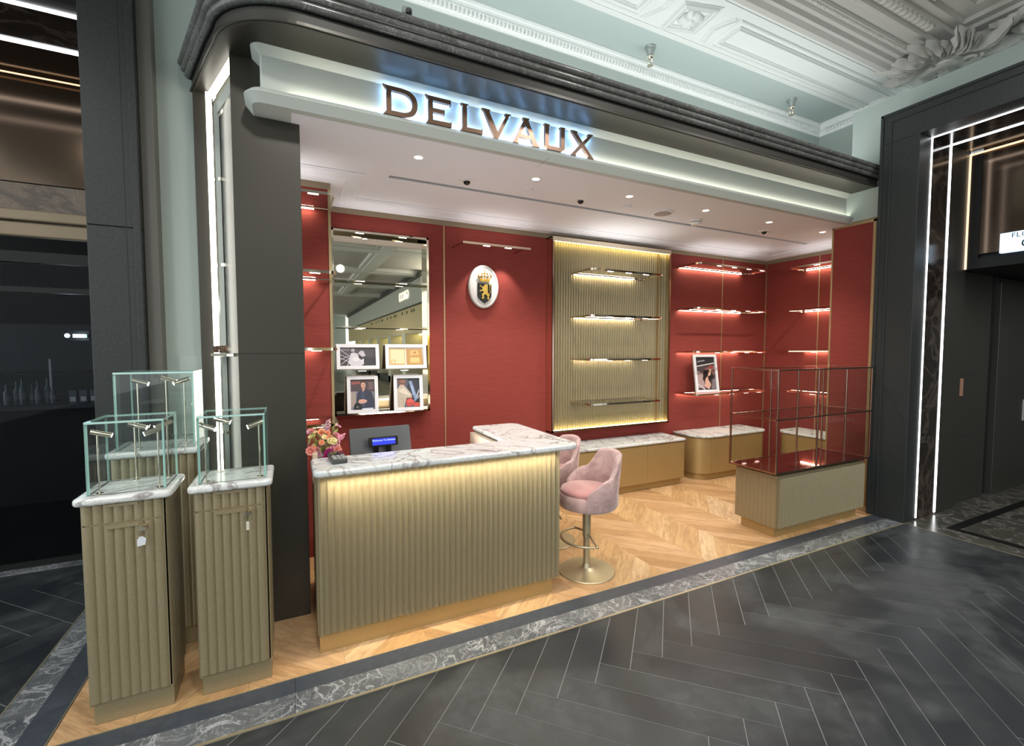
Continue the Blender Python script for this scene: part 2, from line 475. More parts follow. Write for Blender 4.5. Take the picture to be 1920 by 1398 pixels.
# shop oak chevron floor
sf = MB().box(-.96, 6.4, 2.474, 4.52, -.06, -.0035).box(-1.3, 5.4, 2.2, 2.48, -.06, -.032).box(-1.3, -.95, 2.47, 4.6, -.06, -.032).build('floor', SUBFLOOR)
tag(sf, 'light oak chevron parquet floor inside the red shop', 'floor', kind='structure')
CW = .445; SP = .172
for k in range(-9, 9):
    x0 = 2.89+CW*k; x1 = x0+CW; up = k % 2 == 0
    for j in range(-6, 20):
        yb = 2.3+SP*j-(.12 if up else .3)
        e = .0007
        if up: p = [(x0+e, yb+e), (x1-e, yb+CW+e), (x1-e, yb+CW+SP-e), (x0+e, yb+SP-e)]
        else: p = [(x0+e, yb+CW+e), (x1-e, yb+e), (x1-e, yb+SP-e), (x0+e, yb+CW+SP-e)]
        p = clip(p, lambda q: q[0]+.958); p = clip(p, lambda q: 6.36-q[0]) if len(p) > 2 else p
        p = clip(p, lambda q: q[1]-2.475) if len(p) > 2 else p
        p = clip(p, lambda q: 4.5-q[1]) if len(p) > 2 else p
        if len(p) < 3 or area(p) < .0006: continue
        if min(q[1] for q in p) > 3.95 and not (max(q[0] for q in p) > 4.2): continue
        if max(q[0] for q in p) < .0 and min(q[1] for q in p) > 3.55: continue
        MB().prism(p, -.02, random.uniform(-.0003, .0003)).build('plank', WOODA if up else WOODB, sf)

# ---------------------------------------------------------------- setting: shop walls and ceiling
def wall(name, label, mb, m): 
    return tag(mb.build(name, m), label, 'wall', kind='structure')
wb = wall('wall_back', 'red silk covered back wall of the shop', MB().box(.25, 6.5, 4.505, 4.62, 0, 3.1), TAUPE)
ZT = 2.90
for a, b in ((.30, 1.405), (1.417, 2.60), (2.60, 4.34), (4.34, 5.428), (5.44, 6.345)):
    MB().box(a, b, 4.497, 4.505, 0, ZT).build('panel', RED, wb)
for x in (1.411, 5.434):
    MB().box(x-.006, x+.006, 4.492, 4.505, 0, ZT).build('joint_strip', TRIM, wb)
MB().box(.30, 6.36, 4.488, 4.505, ZT, 2.95).build('top_band', TAUPE, wb)
wl = wall('wall_left', 'red stub wall at the left behind the dark pillar', MB().box(-.3, .295, 3.905, 4.505, 0, 3.0), TAUPE)
MB().box(-.3, .283, 3.897, 3.905, 0, ZT).build('panel', RED, wl)
MB().box(.283, .303, 3.89, 3.91, 0, ZT).build('corner_strip', TRIM, wl)
MB().box(-.3, .303, 3.888, 3.905, ZT, 2.95).build('top_band', TAUPE, wl)
wr = wall('wall_right', 'red right wall of the shop recess with slim gold joints', MB().box(6.365, 6.5, 2.9, 4.62, 0, 3.1), TAUPE)
for a, b in ((3.0, 3.73), (3.742, 4.485)):
    MB().box(6.357, 6.365, a, b, 0, ZT).build('panel', RED, wr)
MB().box(6.352, 6.365, 3.73, 3.742, 0, ZT).build('joint_strip', TRIM, wr)
MB().box(6.343, 6.365, 4.484, 4.497, 0, ZT).build('corner_strip', TRIM, wr)
MB().box(6.348, 6.365, 3.0, 4.49, ZT, 2.95).build('top_band', TAUPE, wr)
wn = wall('wall_right_return', 'tall red return panel at the right end of the shopfront', MB().box(5.428, 6.5, 2.56, 3.06, 0, 3.0), TAUPE)
MB().box(5.418, 5.428, 2.665, 3.045, 0, 2.965).build('panel', RED, wn)
MB().box(5.415, 5.43, 2.64, 2.665, 0, 2.99).box(5.415, 5.43, 3.045, 3.062, 0, 2.99).box(5.415, 5.43, 2.64, 3.062, 2.965, 3.0).build('edge_strip', TRIM, wn)

ce = MB().box(.03, 6.5, 2.92, 3.618, 2.985, 3.08).box(.03, 6.5, 3.668, 4.6, 2.985, 3.08).box(.03, .709, 3.618, 3.668, 2.985, 3.08).box(5.91, 6.5, 3.618, 3.668, 2.985, 3.08)
ce = tag(ce.build('ceiling', SHOPCEIL), 'smooth pale ceiling of the shop with a long dark slot', 'ceiling', kind='structure')
MB().box(-.115, .08, 2.922, 3.06, 2.9855, 3.08).build('soffit_return', COVEP, ce)
MB().box(.70, 5.92, 3.60, 3.69, 3.03, 3.075).build('slot_backing', BLACKGAP, ce)
prof = [(0, 0), (.24, 0), (.24, -.006), (.225, -.008), (.215, -.016), (.17, -.018), (.16, -.024), (.12, -.026), (.11, -.034), (.0, -.036)]
cm = MB().sweep([(u, 2.985+w_) for u, w_ in prof], [(-.1, 3.9), (.30, 3.9), (.30, 4.5), (6.36, 4.5), (6.36, 3.0)], False)
tag(cm.build('trim_7', SHOPCEIL, smooth=30), 'white stepped ceiling cornice above the red walls', 'trim', kind='structure')

# ---------------------------------------------------------------- setting: mall walls, ceiling
ZC = 4.456
gw = wall('wall_front', 'mint green mall wall above and left of the shopfront', MB().box(-.72, 6.03, 3.6, 3.75, 3.32, ZC).box(-.72, -.505, 3.6, 3.75, 0, 3.32), MINT)
MB().box(-.655, -.52, 3.592, 3.6, 1.1, 1.612).build('access_panel', MINT, gw, bevel=.002)
wall('wall_far_right', 'mint green return wall high up right of the shopfront', MB().box(6.02, 6.2, 2.85, 3.6, 3.3, ZC), MINT)
wall('wall_lift', 'mint green wall band around the black lift portal', MB().box(5.42, 6.4, 2.53, 2.895, 2.995, 4.15).box(5.42, 6.4, -8, 2.53, 3.9, 4.15), MINT)
mc = tag(MB().box(-6, 6.2, 2.6, 3.75, ZC, ZC+.1).build('ceiling', MINTC), 'pale mint mall ceiling with white plaster beam', 'ceiling', kind='structure')
# beam
bm = MB().box(-4, 6.2, 2.62, 3.19, ZC-.025, ZC)
bm.box(-4, 6.2, 3.13, 3.145, ZC-.031, ZC-.025).box(-4, 6.2, 2.66, 2.675, ZC-.031, ZC-.025)
bm.build('plaster_beam', WHITE, mc)
def frame2(mb, pts, w_, h, z):
    mb.sweep([(-w_/2, 0), (w_/2, 0), (w_*.3, -h*.6), (0, -h), (-w_*.3, -h*.6)], [(p[0], p[1], z) for p in pts], True)
zb = ZC-.025
def raised_panel(x0, x1, pl, pr):
    mb = MB(); y0, y1 = 2.76, 3.09; ym = (y0+y1)/2
    for q, w_ in ((0, .03), (.05, .014), (.075, .014)):
        pts = [(x0+q+ (0 if pl else 0), y0+q), (x1-q, y0+q)]
        if pr: pts += [(x1+.12-q, ym)]
        pts += [(x1-q, y1-q), (x0+q, y1-q)]
        if pl: pts += [(x0-.12+q, ym)]
        frame2(mb, pts, w_, .016, zb)
    return mb
raised_panel(3.50, 6.02, False, False).build('panel_moulding', WHITE, mc)
raised_panel(-1.2, 2.66, False, False).build('panel_moulding', WHITE, mc)
orn = MB(); cx, cy = 3.08, 2.925
dia = lambda r_: [(cx-r_*.85, cy-r_*.55), (cx+r_*.7, cy-r_*.95), (cx+r_*.85, cy+r_*.55), (cx-r_*.7, cy+r_*.95)]
frame2(orn, dia(.175), .035, .028, zb); frame2(orn, dia(.135), .02, .018, zb); frame2(orn, dia(.215), .012, .012, zb)
orn.build('ornament_frame', WHITE, mc)
for a in range(8):
    lf = MB(); lf.M = Matrix.Translation((cx, cy, zb)) @ Matrix.Rotation(R(45*a+10), 4, 'Z')
    n_ = 6; v = []; F = []
    L_ = .105 if a % 2 else .09
    for i in range(n_+1):
        t_ = i/n_; hw = .045*math.sin(math.pi*min(1, t_*.9+.1))**.7; z_ = -.012-.035*math.sin(math.pi*t_*.8)
        v += [(t_*L_, -hw, -.004), (t_*L_, 0, z_), (t_*L_, hw, -.004)]
    for i in range(n_):
        F += [(3*i, 3*i+1, 3*i+4, 3*i+3), (3*i+1, 3*i+2, 3*i+5, 3*i+4)]
    lf.add(v, F); lf.build('leaf', WHITE, mc, smooth=60)
MB().sphere((cx, cy, zb-.025), .03, 10).build('boss', WHITE, mc, smooth=60)
# chevrons either side of the ornament
for sx in (-1, 1):
    mb = MB()
    for q, w_ in ((0, .03), (.04, .014)):
        x_ = cx+sx*(.33+q)
        mb.sweep([(-w_/2, 0), (w_/2, 0), (w_*.3, -.01), (0, -.016), (-w_*.3, -.01)], [(x_+.02, 2.76, zb), (x_-sx*.07+.0, 2.93, zb), (x_-.02, 3.09, zb)])
    mb.build('chevron_moulding', WHITE, mc)
# crown with dentils on the mint wall
cr = MB()
crp = [(0, -.155), (.012, -.155), (.014, -.138), (.022, -.128), (.022, -.092), (.04, -.092), (.04, -.076), (.034, -.07), (.034, -.042), (.04, -.036), (.044, -.012), (.038, -.010), (.038, 0), (0, 0)]
cr.sweep([(u, ZC+w_) for u, w_ in crp], [(-1.0, 3.6), (6.02, 3.6), (6.02, 2.8)])
cr = tag(cr.build('trim_8', CROWNW), 'white dentilled plaster crown along the top of the mint wall', 'trim', kind='structure')
dn = MB()
x = -.6
while x < 5.93:
    dn.box(x, x+.022, 3.552, 3.582, ZC-.125, ZC-.088); x += .036
y = 3.5
while y > 2.85:
    dn.box(5.98, 6.002, y-.022, y, ZC-.125, ZC-.086); y -= .036
tag(dn.build('dentil', CROWNW, cr), kind='stuff')
# coffer: stepped grey mouldings rising away from the beam, then the coffer field
cf = MB()
pr = [(2.62, -.025), (2.61, -.055), (2.56, -.06), (2.53, -.03), (2.50, -.03), (2.48, .0), (2.45, .005), (2.43, .025), (2.38, .03), (2.37, .055), (2.30, .065), (2.28, .045), (2.25, .045), (2.23, .075), (2.15, .09), (2.14, .12), (2.07, .125), (2.05, .155), (1.95, .18), (1.93, .215), (1.80, .22), (1.77, .26), (1.72, .275), (-.5, .28)]
XE = 5.62
v = []; F = []
def off(i): return min(2.62-pr[i][0], 1.2)
for i, (yy, zz) in enumerate(pr):
    v += [(-4, yy, ZC+zz), (6.08-off(i), yy, ZC+zz), (6.08-off(i), -12, ZC+zz)]
for i in range(len(pr)-1):
    a = 3*i; b = 3*i+3
    F += [(a, a+1, b+1, b), (a+1, a+2, b+2, b+1)]
cf.add(v, F)
F2 = []
cf.add([(-4, -.5, ZC+.28), (5.0, -.5, ZC+.28), (5.0, -14, ZC+.28), (-4, -14, ZC+.28)], [(0, 1, 2, 3)])
co = tag(cf.build('ceiling', GREYPL, smooth=25), 'warm grey stepped plaster coffer with carved corner leaves', 'ceiling', kind='structure')
bd = MB(); x = -1.0
while x < 5.9:
    bd.sphere((x, 2.405, ZC+.025), .015, 6, sc=(1, 1, .8)); x += .034
x = -1.0
while x < 5.3:
    bd.sphere((x, 2.19, ZC+.08), .04, 6, sc=(.8, 1, .7)); x += .075
tag(bd.build('egg_and_bead', GREYPL, co, smooth=60), kind='stuff')
def acanthus(c, ang, L, wd, curl, tilt=0.):
    lf = MB(); lf.M = Matrix.Translation(c) @ Matrix.Rotation(R(ang), 4, 'Z') @ Matrix.Rotation(R(tilt), 4, 'X')
    n_ = 12; v = []; F = []
    for i in range(n_+1):
        t_ = i/n_; lob = .75+.25*math.cos(t_*math.pi*7)
        hw = wd*math.sin(math.pi*(t_*.88+.08))**.8*lob
        z_ = -curl*math.sin(math.pi*t_*.9); x_ = L*t_
        bend = .15*L*math.sin(t_*2.6)
        v += [(x_, bend-hw, z_*.3+.02), (x_, bend-hw*.45, z_*.95-.012), (x_, bend, z_*.7), (x_, bend+hw*.45, z_*.95-.012), (x_, bend+hw, z_*.3+.02)]
    for i in range(n_):
        for k in range(4): F.append((5*i+k, 5*i+k+1, 5*i+6+k, 5*i+5+k))
    lf.add(v, F); return lf
AC = (5.74, 2.28, ZC-.02)
rl = random.Random(5)
def leafy(c, ang, L, wd, cu): acanthus(c, ang, L, wd, cu).build('carved_leaf', GREYPL, co, smooth=50)
for i, ang in enumerate((118, 132, 146, 158, 170, 182, 194, 206, 218, 232, 246, 96, 262, 278)):
    L = .30+.16*((i*5) % 3)/2
    leafy((AC[0]+.10*math.cos(R(ang)), AC[1]+.10*math.sin(R(ang)), AC[2]+.01*(i % 3)), ang, L, .055+.012*(i % 2), .07+.025*(i % 3))
for i in range(11):
    t_ = i/10
    leafy((AC[0]+.06-.02*(i % 2), AC[1]-.15-1.5*t_, AC[2]+.02), 262+(28 if i % 2 else -30), .30, .055, .09)
    leafy((AC[0]-.10, AC[1]-.2-1.5*t_, AC[2]+.07), 250 if i % 2 else 285, .26, .045, .07)
IC = (4.92, 1.95, ZC+.17)
for i, ang in enumerate((150, 168, 186, 204, 222, 240, 258, 276)):
    leafy((IC[0]+.06*math.cos(R(ang)), IC[1]+.06*math.sin(R(ang)), IC[2]), ang, .26+.08*(i % 2), .05, .08)
for i in range(7):
    leafy((IC[0]+.02, IC[1]-.2-.2*i, IC[2]+.03), 250 if i % 2 else 285, .26, .05, .08)
def shell(c, ang, r_):
    mb = MB(); mb.M = Matrix.Translation(c) @ Matrix.Rotation(R(ang), 4, 'Z')
    n_ = 15; v = []; F = []
    for i in range(n_+1):
        a = R(-105+210*i/n_); rib = .02 if i % 2 else 0
        for k, q in enumerate((.12, .45, .8, 1.0)):
            v.append((r_*q*math.cos(a), r_*q*.8*math.sin(a), -.09*math.sin(q*2.4)-rib*q))
    for i in range(n_):
        for k in range(3): F.append((4*i+k, 4*i+k+1, 4*i+5+k, 4*i+4+k))
    mb.add(v, F); return mb
shell((AC[0]-.02, AC[1]+.0, AC[2]-.05), 215, .21).build('carved_shell', GREYPL, co, smooth=60)
def scroll(c, ang, r0, turns=1.3):
    pts = []; rr = []
    for i in range(26):
        t_ = i/25; a = turns*2*math.pi*t_; r_ = r0*(1-.8*t_)
        pts.append((c[0]+r_*math.cos(a+R(ang)), c[1]+r_*math.sin(a+R(ang)), c[2]-.02*t_)); rr.append(.016*(1-.4*t_))
    return MB().tube(pts, rr, 6)
for dx, dy, a, r_ in ((-.15, -.08, 40, .075), (.02, .10, 200, .06), (-.06, -.22, 300, .07)):
    scroll((AC[0]+dx, AC[1]+dy, AC[2]-.10), a, r_).build('carved_scroll', GREYPL, co, smooth=60)
scroll((IC[0]-.02, IC[1]-.02, IC[2]-.06), 90, .09).build('carved_scroll', GREYPL, co, smooth=60)

# ---------------------------------------------------------------- shopfront portal
po = thing('shopfront_portal', (0, 3.1, 0), 'dark bronze shopfront portal with lit left flank and grey marble cornice', 'shopfront')
MB().prism([(-.276, 3.05), (.074, 3.05), (.074, 3.5), (-.33, 3.5), (-.262, 3.1)], 0.0, 3.30).build('pillar_panel', PORTAL, po, bevel=.003)
MB().box(-.30, .0745, 3.0485, 3.0495, 1.628, 1.6315).build('pillar_joint', BLACKGAP, po)
MB().box(-.53, -.452, 3.575, 3.598, 0, 3.30).build('end_post', PORTAL, po, bevel=.002)
# lit left flank, recessed marble
P0 = Vector((-.268, 3.075, 0)); P1 = Vector((-.450, 3.59, 0)); fd = (P1-P0).normalized(); fn = Vector((-fd.y, fd.x, 0)); FL = (P1-P0).length
MF = Matrix(((fd.x, fn.x, 0, P0.x), (fd.y, fn.y, 0, P0.y), (0, 0, 1, 0), (0, 0, 0, 1)))
def flank(*boxes, name, m, **k):
    mb = MB(); mb.M = MF
    for b in boxes: mb.box(*b)
    return mb.build(name, m, po, **k)
flank((0, FL-.03, -.03, .006, 3.245, 3.298), name='led_strip', m=LED)
MB().box(-.455, -.418, 3.53, 3.55, 0.02, 3.29).build('led_strip', LED, po)
flank((.02, FL-.05, -.06, -.004, 3.215, 3.245), name='bevel_frame', m=CHROME)
MB().box(-.418, -.405, 3.50, 3.54, 0, 3.245).build('bevel_frame', CHROME, po)
flank((.03, FL-.10, -.07, -.016, 3.14, 3.215), name='inner_frame', m=COVEP)
MB().box(-.405, -.378, 3.47, 3.50, 0, 3.20).build('inner_frame', COVEP, po)
flank((.03, FL-.14, -.07, -.022, 3.11, 3.14), name='inner_bevel', m=CHROME)
MB().prism([(-.378, 3.49), (-.270, 3.06), (-.262, 3.06), (-.34, 3.49)], 0, 3.12).build('marble_panel', GREYM, po)
flank((0.03, FL-.13, -.03, .06, 1.612, 1.63), name='ledge', m=CHROME, bevel=.002)
ZL = 1.631
text('ledge_letters', 'DELVAUX', .062, DKBRONZE, po, MF @ Matrix.Translation((FL*.5-.04, .045, ZL+.022)) @ Matrix.Rotation(R(180), 4, 'Z') @ Matrix.Rotation(R(90), 4, 'X'), .004, spacing=1.25)
# header: flat glossy soffit with a rounded corner, fascia, three marble rolls
def offs_outline(o):
    # outer outline of the header from the left wall around the rounded corner to the right, grown by o
    pts = [(-.547-o, 3.60)]
    c = (.10, 2.63+.42)
    pts += [(-.40-o*.98, 3.13)]
    for i in range(17):
        i = i/2
        a = R(190+80*i/8); r_ = .42+o
        pts.append((c[0]+.06*(1-i/8)*0+ (r_*1.08)*math.cos(a), c[1]+r_*math.sin(a)))
    pts += [(5.41, 2.63-o)]
    return pts
sof = offs_outline(0)
MB().prism(sof+[(5.41, 3.6)], 3.30, 3.315).build('soffit', PORTAL, po)
MB().sweep([(0, 3.296), (.012, 3.296), (.012, 3.372), (0, 3.372)][::-1], [(x, y) for x, y in offs_outline(-.012)][::-1]).build('fascia', FASCIA, po, smooth=40)
MB().sweep([(0, 3.372), (-.02, 3.372), (-.02, 3.40), (0, 3.40)][::-1], offs_outline(-.02)[::-1]).build('shadow_gap', BLACKGAP, po)
MB().prism(offs_outline(.02)+[(5.41, 3.59)], 3.478, 3.50).build('header_top', PORTAL, po)
for i, (o_, z_) in enumerate(((.005, 3.395), (.022, 3.43), (.038, 3.466))):
    prf = [(.024*math.cos(R(a)), z_+.0205*math.sin(R(a))) for a in range(0, 360, 30)]
    MB().sweep(prf, offs_outline(o_)[::-1]).build('marble_roll', TOPSTONE, po, smooth=50)
MB().box(5.39, 5.42, 2.60, 3.06, 3.0, 3.3).build('right_end_cheek', MINT, po)
# pale cove beam with hidden trough light, rounded left corner, dies into the pillar plane
cb = thing('sign_beam', (2.6, 2.87, 3.0), 'long pale sage cove beam with lipped edges carrying the illuminated shop name', 'fascia')
prof = [(.065, 3.330), (.067, 3.322), (.030, 3.287), (.008, 3.268), (0, 3.262), (0, 3.045), (.032, 3.044), (.032, 3.068), (.042, 3.068), (.054, 3.061), (.080, 3.036), (.080, 3.032), (.042, 2.986), (-.012, 2.986), (-.012, 3.330)]
fy = 2.915; fx = -.121; rc = .014
path = [(fx, 3.05), (fx, fy+rc)]+arc(fx+rc, fy+rc, rc, 180, 270, 6)[1:]+[(5.419, fy)]
MB().sweep(prof[::-1], path).build('cove_profile', COVEP, cb, smooth=28)
MB().box(.02, 5.415, 2.888, 2.912, 3.0455, 3.052).box(-.118, -.094, 2.99, 3.04, 3.0455, 3.052).build('trough_led', mat('trough_white_led', 'ffffff', .5, emit='fff6e4', es=14.), cb)
MB().box(1.648, 1.6495, 2.81, 3.0, 2.9845, 2.9862).build('joint', TAUPE, cb)

# shop name, halo lit letters
sg = thing('shop_sign', (1.3, 2.88, 3.07), 'halo-lit bronze shop name DELVAUX on the pale cove beam', 'sign')
HT = .168
def curve(p0, p1, p2, n=7): return [((1-t)**2*p0[0]+2*t*(1-t)*p1[0]+t*t*p2[0], (1-t)**2*p0[1]+2*t*(1-t)*p1[1]+t*t*p2[1]) for t in [i/n for i in range(n+1)]]
def resample(p, n):
    q = p+[p[0]]; L = [0]
    for a, b in zip(q[:-1], q[1:]): L.append(L[-1]+math.hypot(b[0]-a[0], b[1]-a[1]))
    out = []
    for i in range(n):
        d = L[-1]*i/n; k = max(j for j in range(len(L)) if L[j] <= d+1e-9); k = min(k, len(q)-2)
        t = (d-L[k])/max(L[k+1]-L[k], 1e-9); out.append((q[k][0]+(q[k+1][0]-q[k][0])*t, q[k][1]+(q[k+1][1]-q[k][1])*t))
    return out
T = .17
letters = {
 'D': (.536, [(-.05, -.02), (.06, .0), (.62, 0)]+curve((.62, 0), (1.2, .02), (1.2, .5))[1:]+curve((1.2, .5), (1.2, .98), (.62, 1))[1:]+[(.06, 1), (-.05, 1.03), (.07, .88), (.07, .12)],
       [(.25, .15), (.6, .15)]+curve((.6, .15), (1.0, .16), (1.0, .5))[1:]+curve((1.0, .5), (1.0, .84), (.6, .85))[1:]+[(.25, .85)]),
 'E': (.793, [(-.03, -.02), (.08, 0), (.97, 0), (.97, .22), (.93, .16), (.25, .15), (.25, .43), (.66, .43), (.70, .40), (.70, .62), (.66, .58), (.25, .58), (.25, .85), (.90, .85), (.95, .78), (.95, 1), (.08, 1), (-.04, 1.03), (.07, .88), (.07, .12)], None),
 'L': (1.018, [(-.03, -.02), (.08, 0), (.9, 0), (.9, .23), (.86, .16), (.26, .15), (.26, .95), (.33, 1.02), (.0, 1.02), (.08, .95), (.08, .12)], None),
 'V': (1.166, [(.56, -.03), (.70, -.03), (1.18, .92), (1.28, 1.03), (1.0, 1.02), (1.04, .93), (.68, .24), (.32, .93), (.36, 1.02), (.0, 1.03), (.10, .93)], None),
 'A': (1.389, [(.0, -.02), (.28, -.02), (.24, .07), (.34, .24), (.86, .24), (.95, .07), (.92, -.02), (1.26, -.02), (1.16, .08), (.74, .95), (.78, 1.05), (.48, 1.05), (.52, .95), (.1, .08)], [(.40, .37), (.80, .37), (.61, .77)]),
 'U': (1.644, [(.16, 0), (.82, 0), (.97, .14), (.97, .95), (1.01, 1.03), (.74, 1.02), (.79, .94), (.79, .16), (.19, .16), (.19, .94), (.24, 1.02), (-.03, 1.03), (.01, .95), (.01, .14)], None),
 'X': (1.862, [(-.02, -.02), (.26, -.02), (.24, .06), (.58, .40), (.90, .07), (.86, -.02), (1.2, -.02), (1.1, .08), (.70, .51), (1.06, .92), (1.16, 1.03), (.88, 1.02), (.90, .93), (.59, .63), (.30, .93), (.34, 1.02), (.0, 1.03), (.1, .92), (.47, .51), (.08, .09)], None)}
for ch, (x0, out, inn) in letters.items():
    sc = lambda p, gr=0: [(x0+q[0]*HT, 3.069+q[1]*HT) for q in p]
    def grow(p, e):
        n = len(p); a = sum(p[i-1][0]*p[i][1]-p[i][0]*p[i-1][1] for i in range(n)); sgn = 1 if a > 0 else -1; o = []
        for i in range(n):
            ax, ay = p[i-1]; bx, by = p[i]; cx_, cy_ = p[(i+1) % n]
            d1 = Vector((bx-ax, by-ay)).normalized(); d2 = Vector((cx_-bx, cy_-by)).normalized()
            nn = Vector((d1.y+d2.y, -d1.x-d2.x)); nn = nn.normalized() if nn.length > 1e-6 else Vector((d1.y, -d1.x))
            o.append((bx+sgn*nn.x*e, by+sgn*nn.y*e))
        return o
    mb = MB(); hb = MB()
    if inn:
        N = 48; A = resample(sc(out), N); B = resample(sc(inn), N)
        k = min(range(N), key=lambda j: (B[j][0]-A[0][0])**2+(B[j][1]-A[0][1])**2); B = B[k:]+B[:k]
        # use corners faithfully: triangulate through bridge polygon
        a = sc(out); b = sc(inn)
        i0 = 0; j0 = min(range(len(b)), key=lambda j: (b[j][0]-a[0][0])**2+(b[j][1]-a[0][1])**2)
        bb = b[j0:]+b[:j0]; bb = [bb[0]]+bb[:0:-1]
        poly = [a[0]]+a[1:]+[a[0], bb[0]]+bb[1:]+[bb[0]]
        mb.prism(poly, 2.862, 2.889, axis='y'); a2 = grow(a, .0025); b2 = grow(b, -.0025)
        bb2 = b2[j0:]+b2[:j0]; bb2 = [bb2[0]]+bb2[:0:-1]
        hb.prism([a2[0]]+a2[1:]+[a2[0], bb2[0]]+bb2[1:]+[bb2[0]], 2.8895, 2.894, axis='y')
    else:
        mb.prism(sc(out), 2.862, 2.889, axis='y'); hb.prism(grow(sc(out), .0025), 2.8895, 2.894, axis='y')
    L = mb.build('letter', DKBRONZE, sg)
    hb.build('halo_light', HALO, L)

# ---------------------------------------------------------------- right: black granite lift portal
lp = thing('lift_portal', (5.3, 2.3, 0), 'black granite lift portal with two white light lines in its reveal', 'portal')
MB().box(5.2, 5.41, 2.213, 2.525, 0, 3.62).build('granite_jamb', GRANITE, lp, bevel=.004)
MB().box(5.2, 5.41, -6, 2.525, 3.62, 3.90).build('granite_lintel', GRANITE, lp, bevel=.004)
MB().box(5.192, 5.2, 2.43, 2.445, 0, 3.82).box(5.192, 5.2, -6, 2.445, 3.81, 3.825).box(5.19, 5.2, 2.50, 2.525, 0, 3.90).box(5.19, 5.2, -6, 2.525, 3.875, 3.90).build('edge_moulding', GRANITE, lp, bevel=.003)
MB().box(5.425, 5.765, 2.213, 2.5, 0, 3.62).build('reveal_marble', BRMARBLE, lp)
MB().box(5.795, 6.2, 2.213, 2.5, 0, 3.62).build('reveal_panel', METALP, lp)
MB().box(5.425, 5.765, -6, 2.213, 3.62, 3.75).box(5.795, 6.25, -6, 2.213, 3.62, 3.75).build('head_marble', BRMARBLE, lp)
for x0, x1 in ((5.41, 5.425), (5.765, 5.795)):
    MB().box(x0, x1, 2.208, 2.3, .02, 3.62).box(x0, x1, -6, 2.3, 3.614, 3.66).build('light_line', LEDC, lp)
MB().box(6.17, 6.185, 2.2, 2.213, 2.46, 3.6).box(6.17, 6.185, -6, 2.205, 3.585, 3.6).build('copper_line', COPPER, lp)
tr = thing('lift_transom', (6.2, 1, 2.46), 'brown mirrored transom panel above the lift lobby entrance', 'transom')
MB().box(6.2, 6.23, -6, 2.12, 2.6, 3.62).build('mirror_panel', BRMIRROR, tr)
MB().box(6.19, 6.24, -6, 2.213, 2.46, 2.56).box(6.19, 6.24, 2.12, 2.213, 2.56, 3.6).box(6.19, 6.24, -6, 2.12, 2.595, 2.602).build('frame', BLACK, tr)
si = thing('floor_sign', (6.15, 1.75, 2.66), 'small lit sign reading FLOOR G on the brown transom', 'sign')
MB().box(6.14, 6.19, 1.50, 1.954, 2.572, 2.757).build('light_face', SIGNW, si, bevel=.004)
MX = Matrix(((0, 0, -1, 6.138), (-1, 0, 0, 1.77), (0, 1, 0, 0), (0, 0, 0, 1)))
text('floor_word', 'FLOOR', .062, SIGNT, si, MX @ Matrix.Translation((0, 2.722, 0)), .001, spacing=1.1)
text('floor_letter', 'G', .115, SIGNT, si, MX @ Matrix.Translation((0, 2.635, 0)), .001)
# lift lobby
lamp('AREA', 'lobby_lamp', (7.0, .9, 2.44), 14, (1, .97, .9), .5, .5)
lw = wall('wall_lobby', 'dark brushed metal side wall of the lift lobby', MB().box(6.2, 9.5, 2.30, 2.45, 0, 2.5), METALP)
MB().box(6.205, 6.99, 2.262, 2.30, .0, 2.46).build('metal_panel', METALP, lw, bevel=.003)
MB().box(7.0, 7.13, 2.29, 2.31, .0, 2.46).build('groove', BLACKGAP, lw)
MB().box(7.14, 9.4, 2.235, 2.30, .0, 2.40).build('lift_door', METALP, lw, bevel=.003)
MB().box(6.30, 6.72, 2.2595, 2.262, .72, 1.385).build('hatch_gap', BLACKGAP, lw)
MB().box(6.304, 6.716, 2.258, 2.261, .724, 1.381).build('hatch', METALP, lw)
MB().box(6.31, 6.39, 2.252, 2.2585, 1.16, 1.345).build('hatch_label', mat('red_cream_label', '9c7460', .5), lw)
wall('wall_lobby_back', 'dark back wall of the lift lobby', MB().box(9.3, 9.5, -6, 2.3, 0, 2.6), METALP)
cl = tag(MB().box(6.24, 9.5, -6, 2.45, 2.46, 2.6).build('ceiling', BLACK), 'black ceiling of the lift lobby', 'ceiling', kind='structure')
dl_ = thing('notice_panel', (8.4, 2.23, 1.2), 'small pale notice on the metal lift door at the right edge', 'notice')
PAPER = mat('pale_paper', 'b9bbb6', .5)
MB().box(7.88, 8.0, 2.225, 2.234, .80, 1.05).build('sheet', PAPER, dl_); MB().box(7.95, 8.02, 2.225, 2.234, 1.3, 1.52).build('sheet', PAPER, dl_)
lf = thing('floor', (6.5, 1.5, 0), 'dark veined marble floor of the lift lobby with black inlay', 'floor', kind='structure')
MB().box(5.211, 5.415, -6, 2.213, -.03, .001).build('slab', LOBBYM, lf)
MB().box(5.415, 5.50, -6, 1.99, -.03, .0012).box(5.50, 9.3, 1.91, 1.99, -.03, .0012).build('inlay', BLACK, lf)
MB().box(5.50, 7.3, .3, 1.91, -.03, .001).build('slab', LOBBYM, lf)
MB().box(7.302, 9.3, .3, 1.91, -.03, .001).build('slab', LOBBYM, lf)
MB().box(5.50, 9.3, -6, .298, -.03, .001).build('slab', LOBBYM, lf)
MB().box(5.417, 7.0, 1.99, 2.3, -.03, .001).build('slab', LOBBYM, lf)
MB().box(7.002, 9.3, 1.99, 2.3, -.03, .001).build('slab', LOBBYM, lf)
t = MB().box(5.206, 5.211, -6, 2.213, -.03, .002).build('trim_9', BRASS); tag(t, 'thin brass line before the lift lobby marble', 'trim', kind='structure')

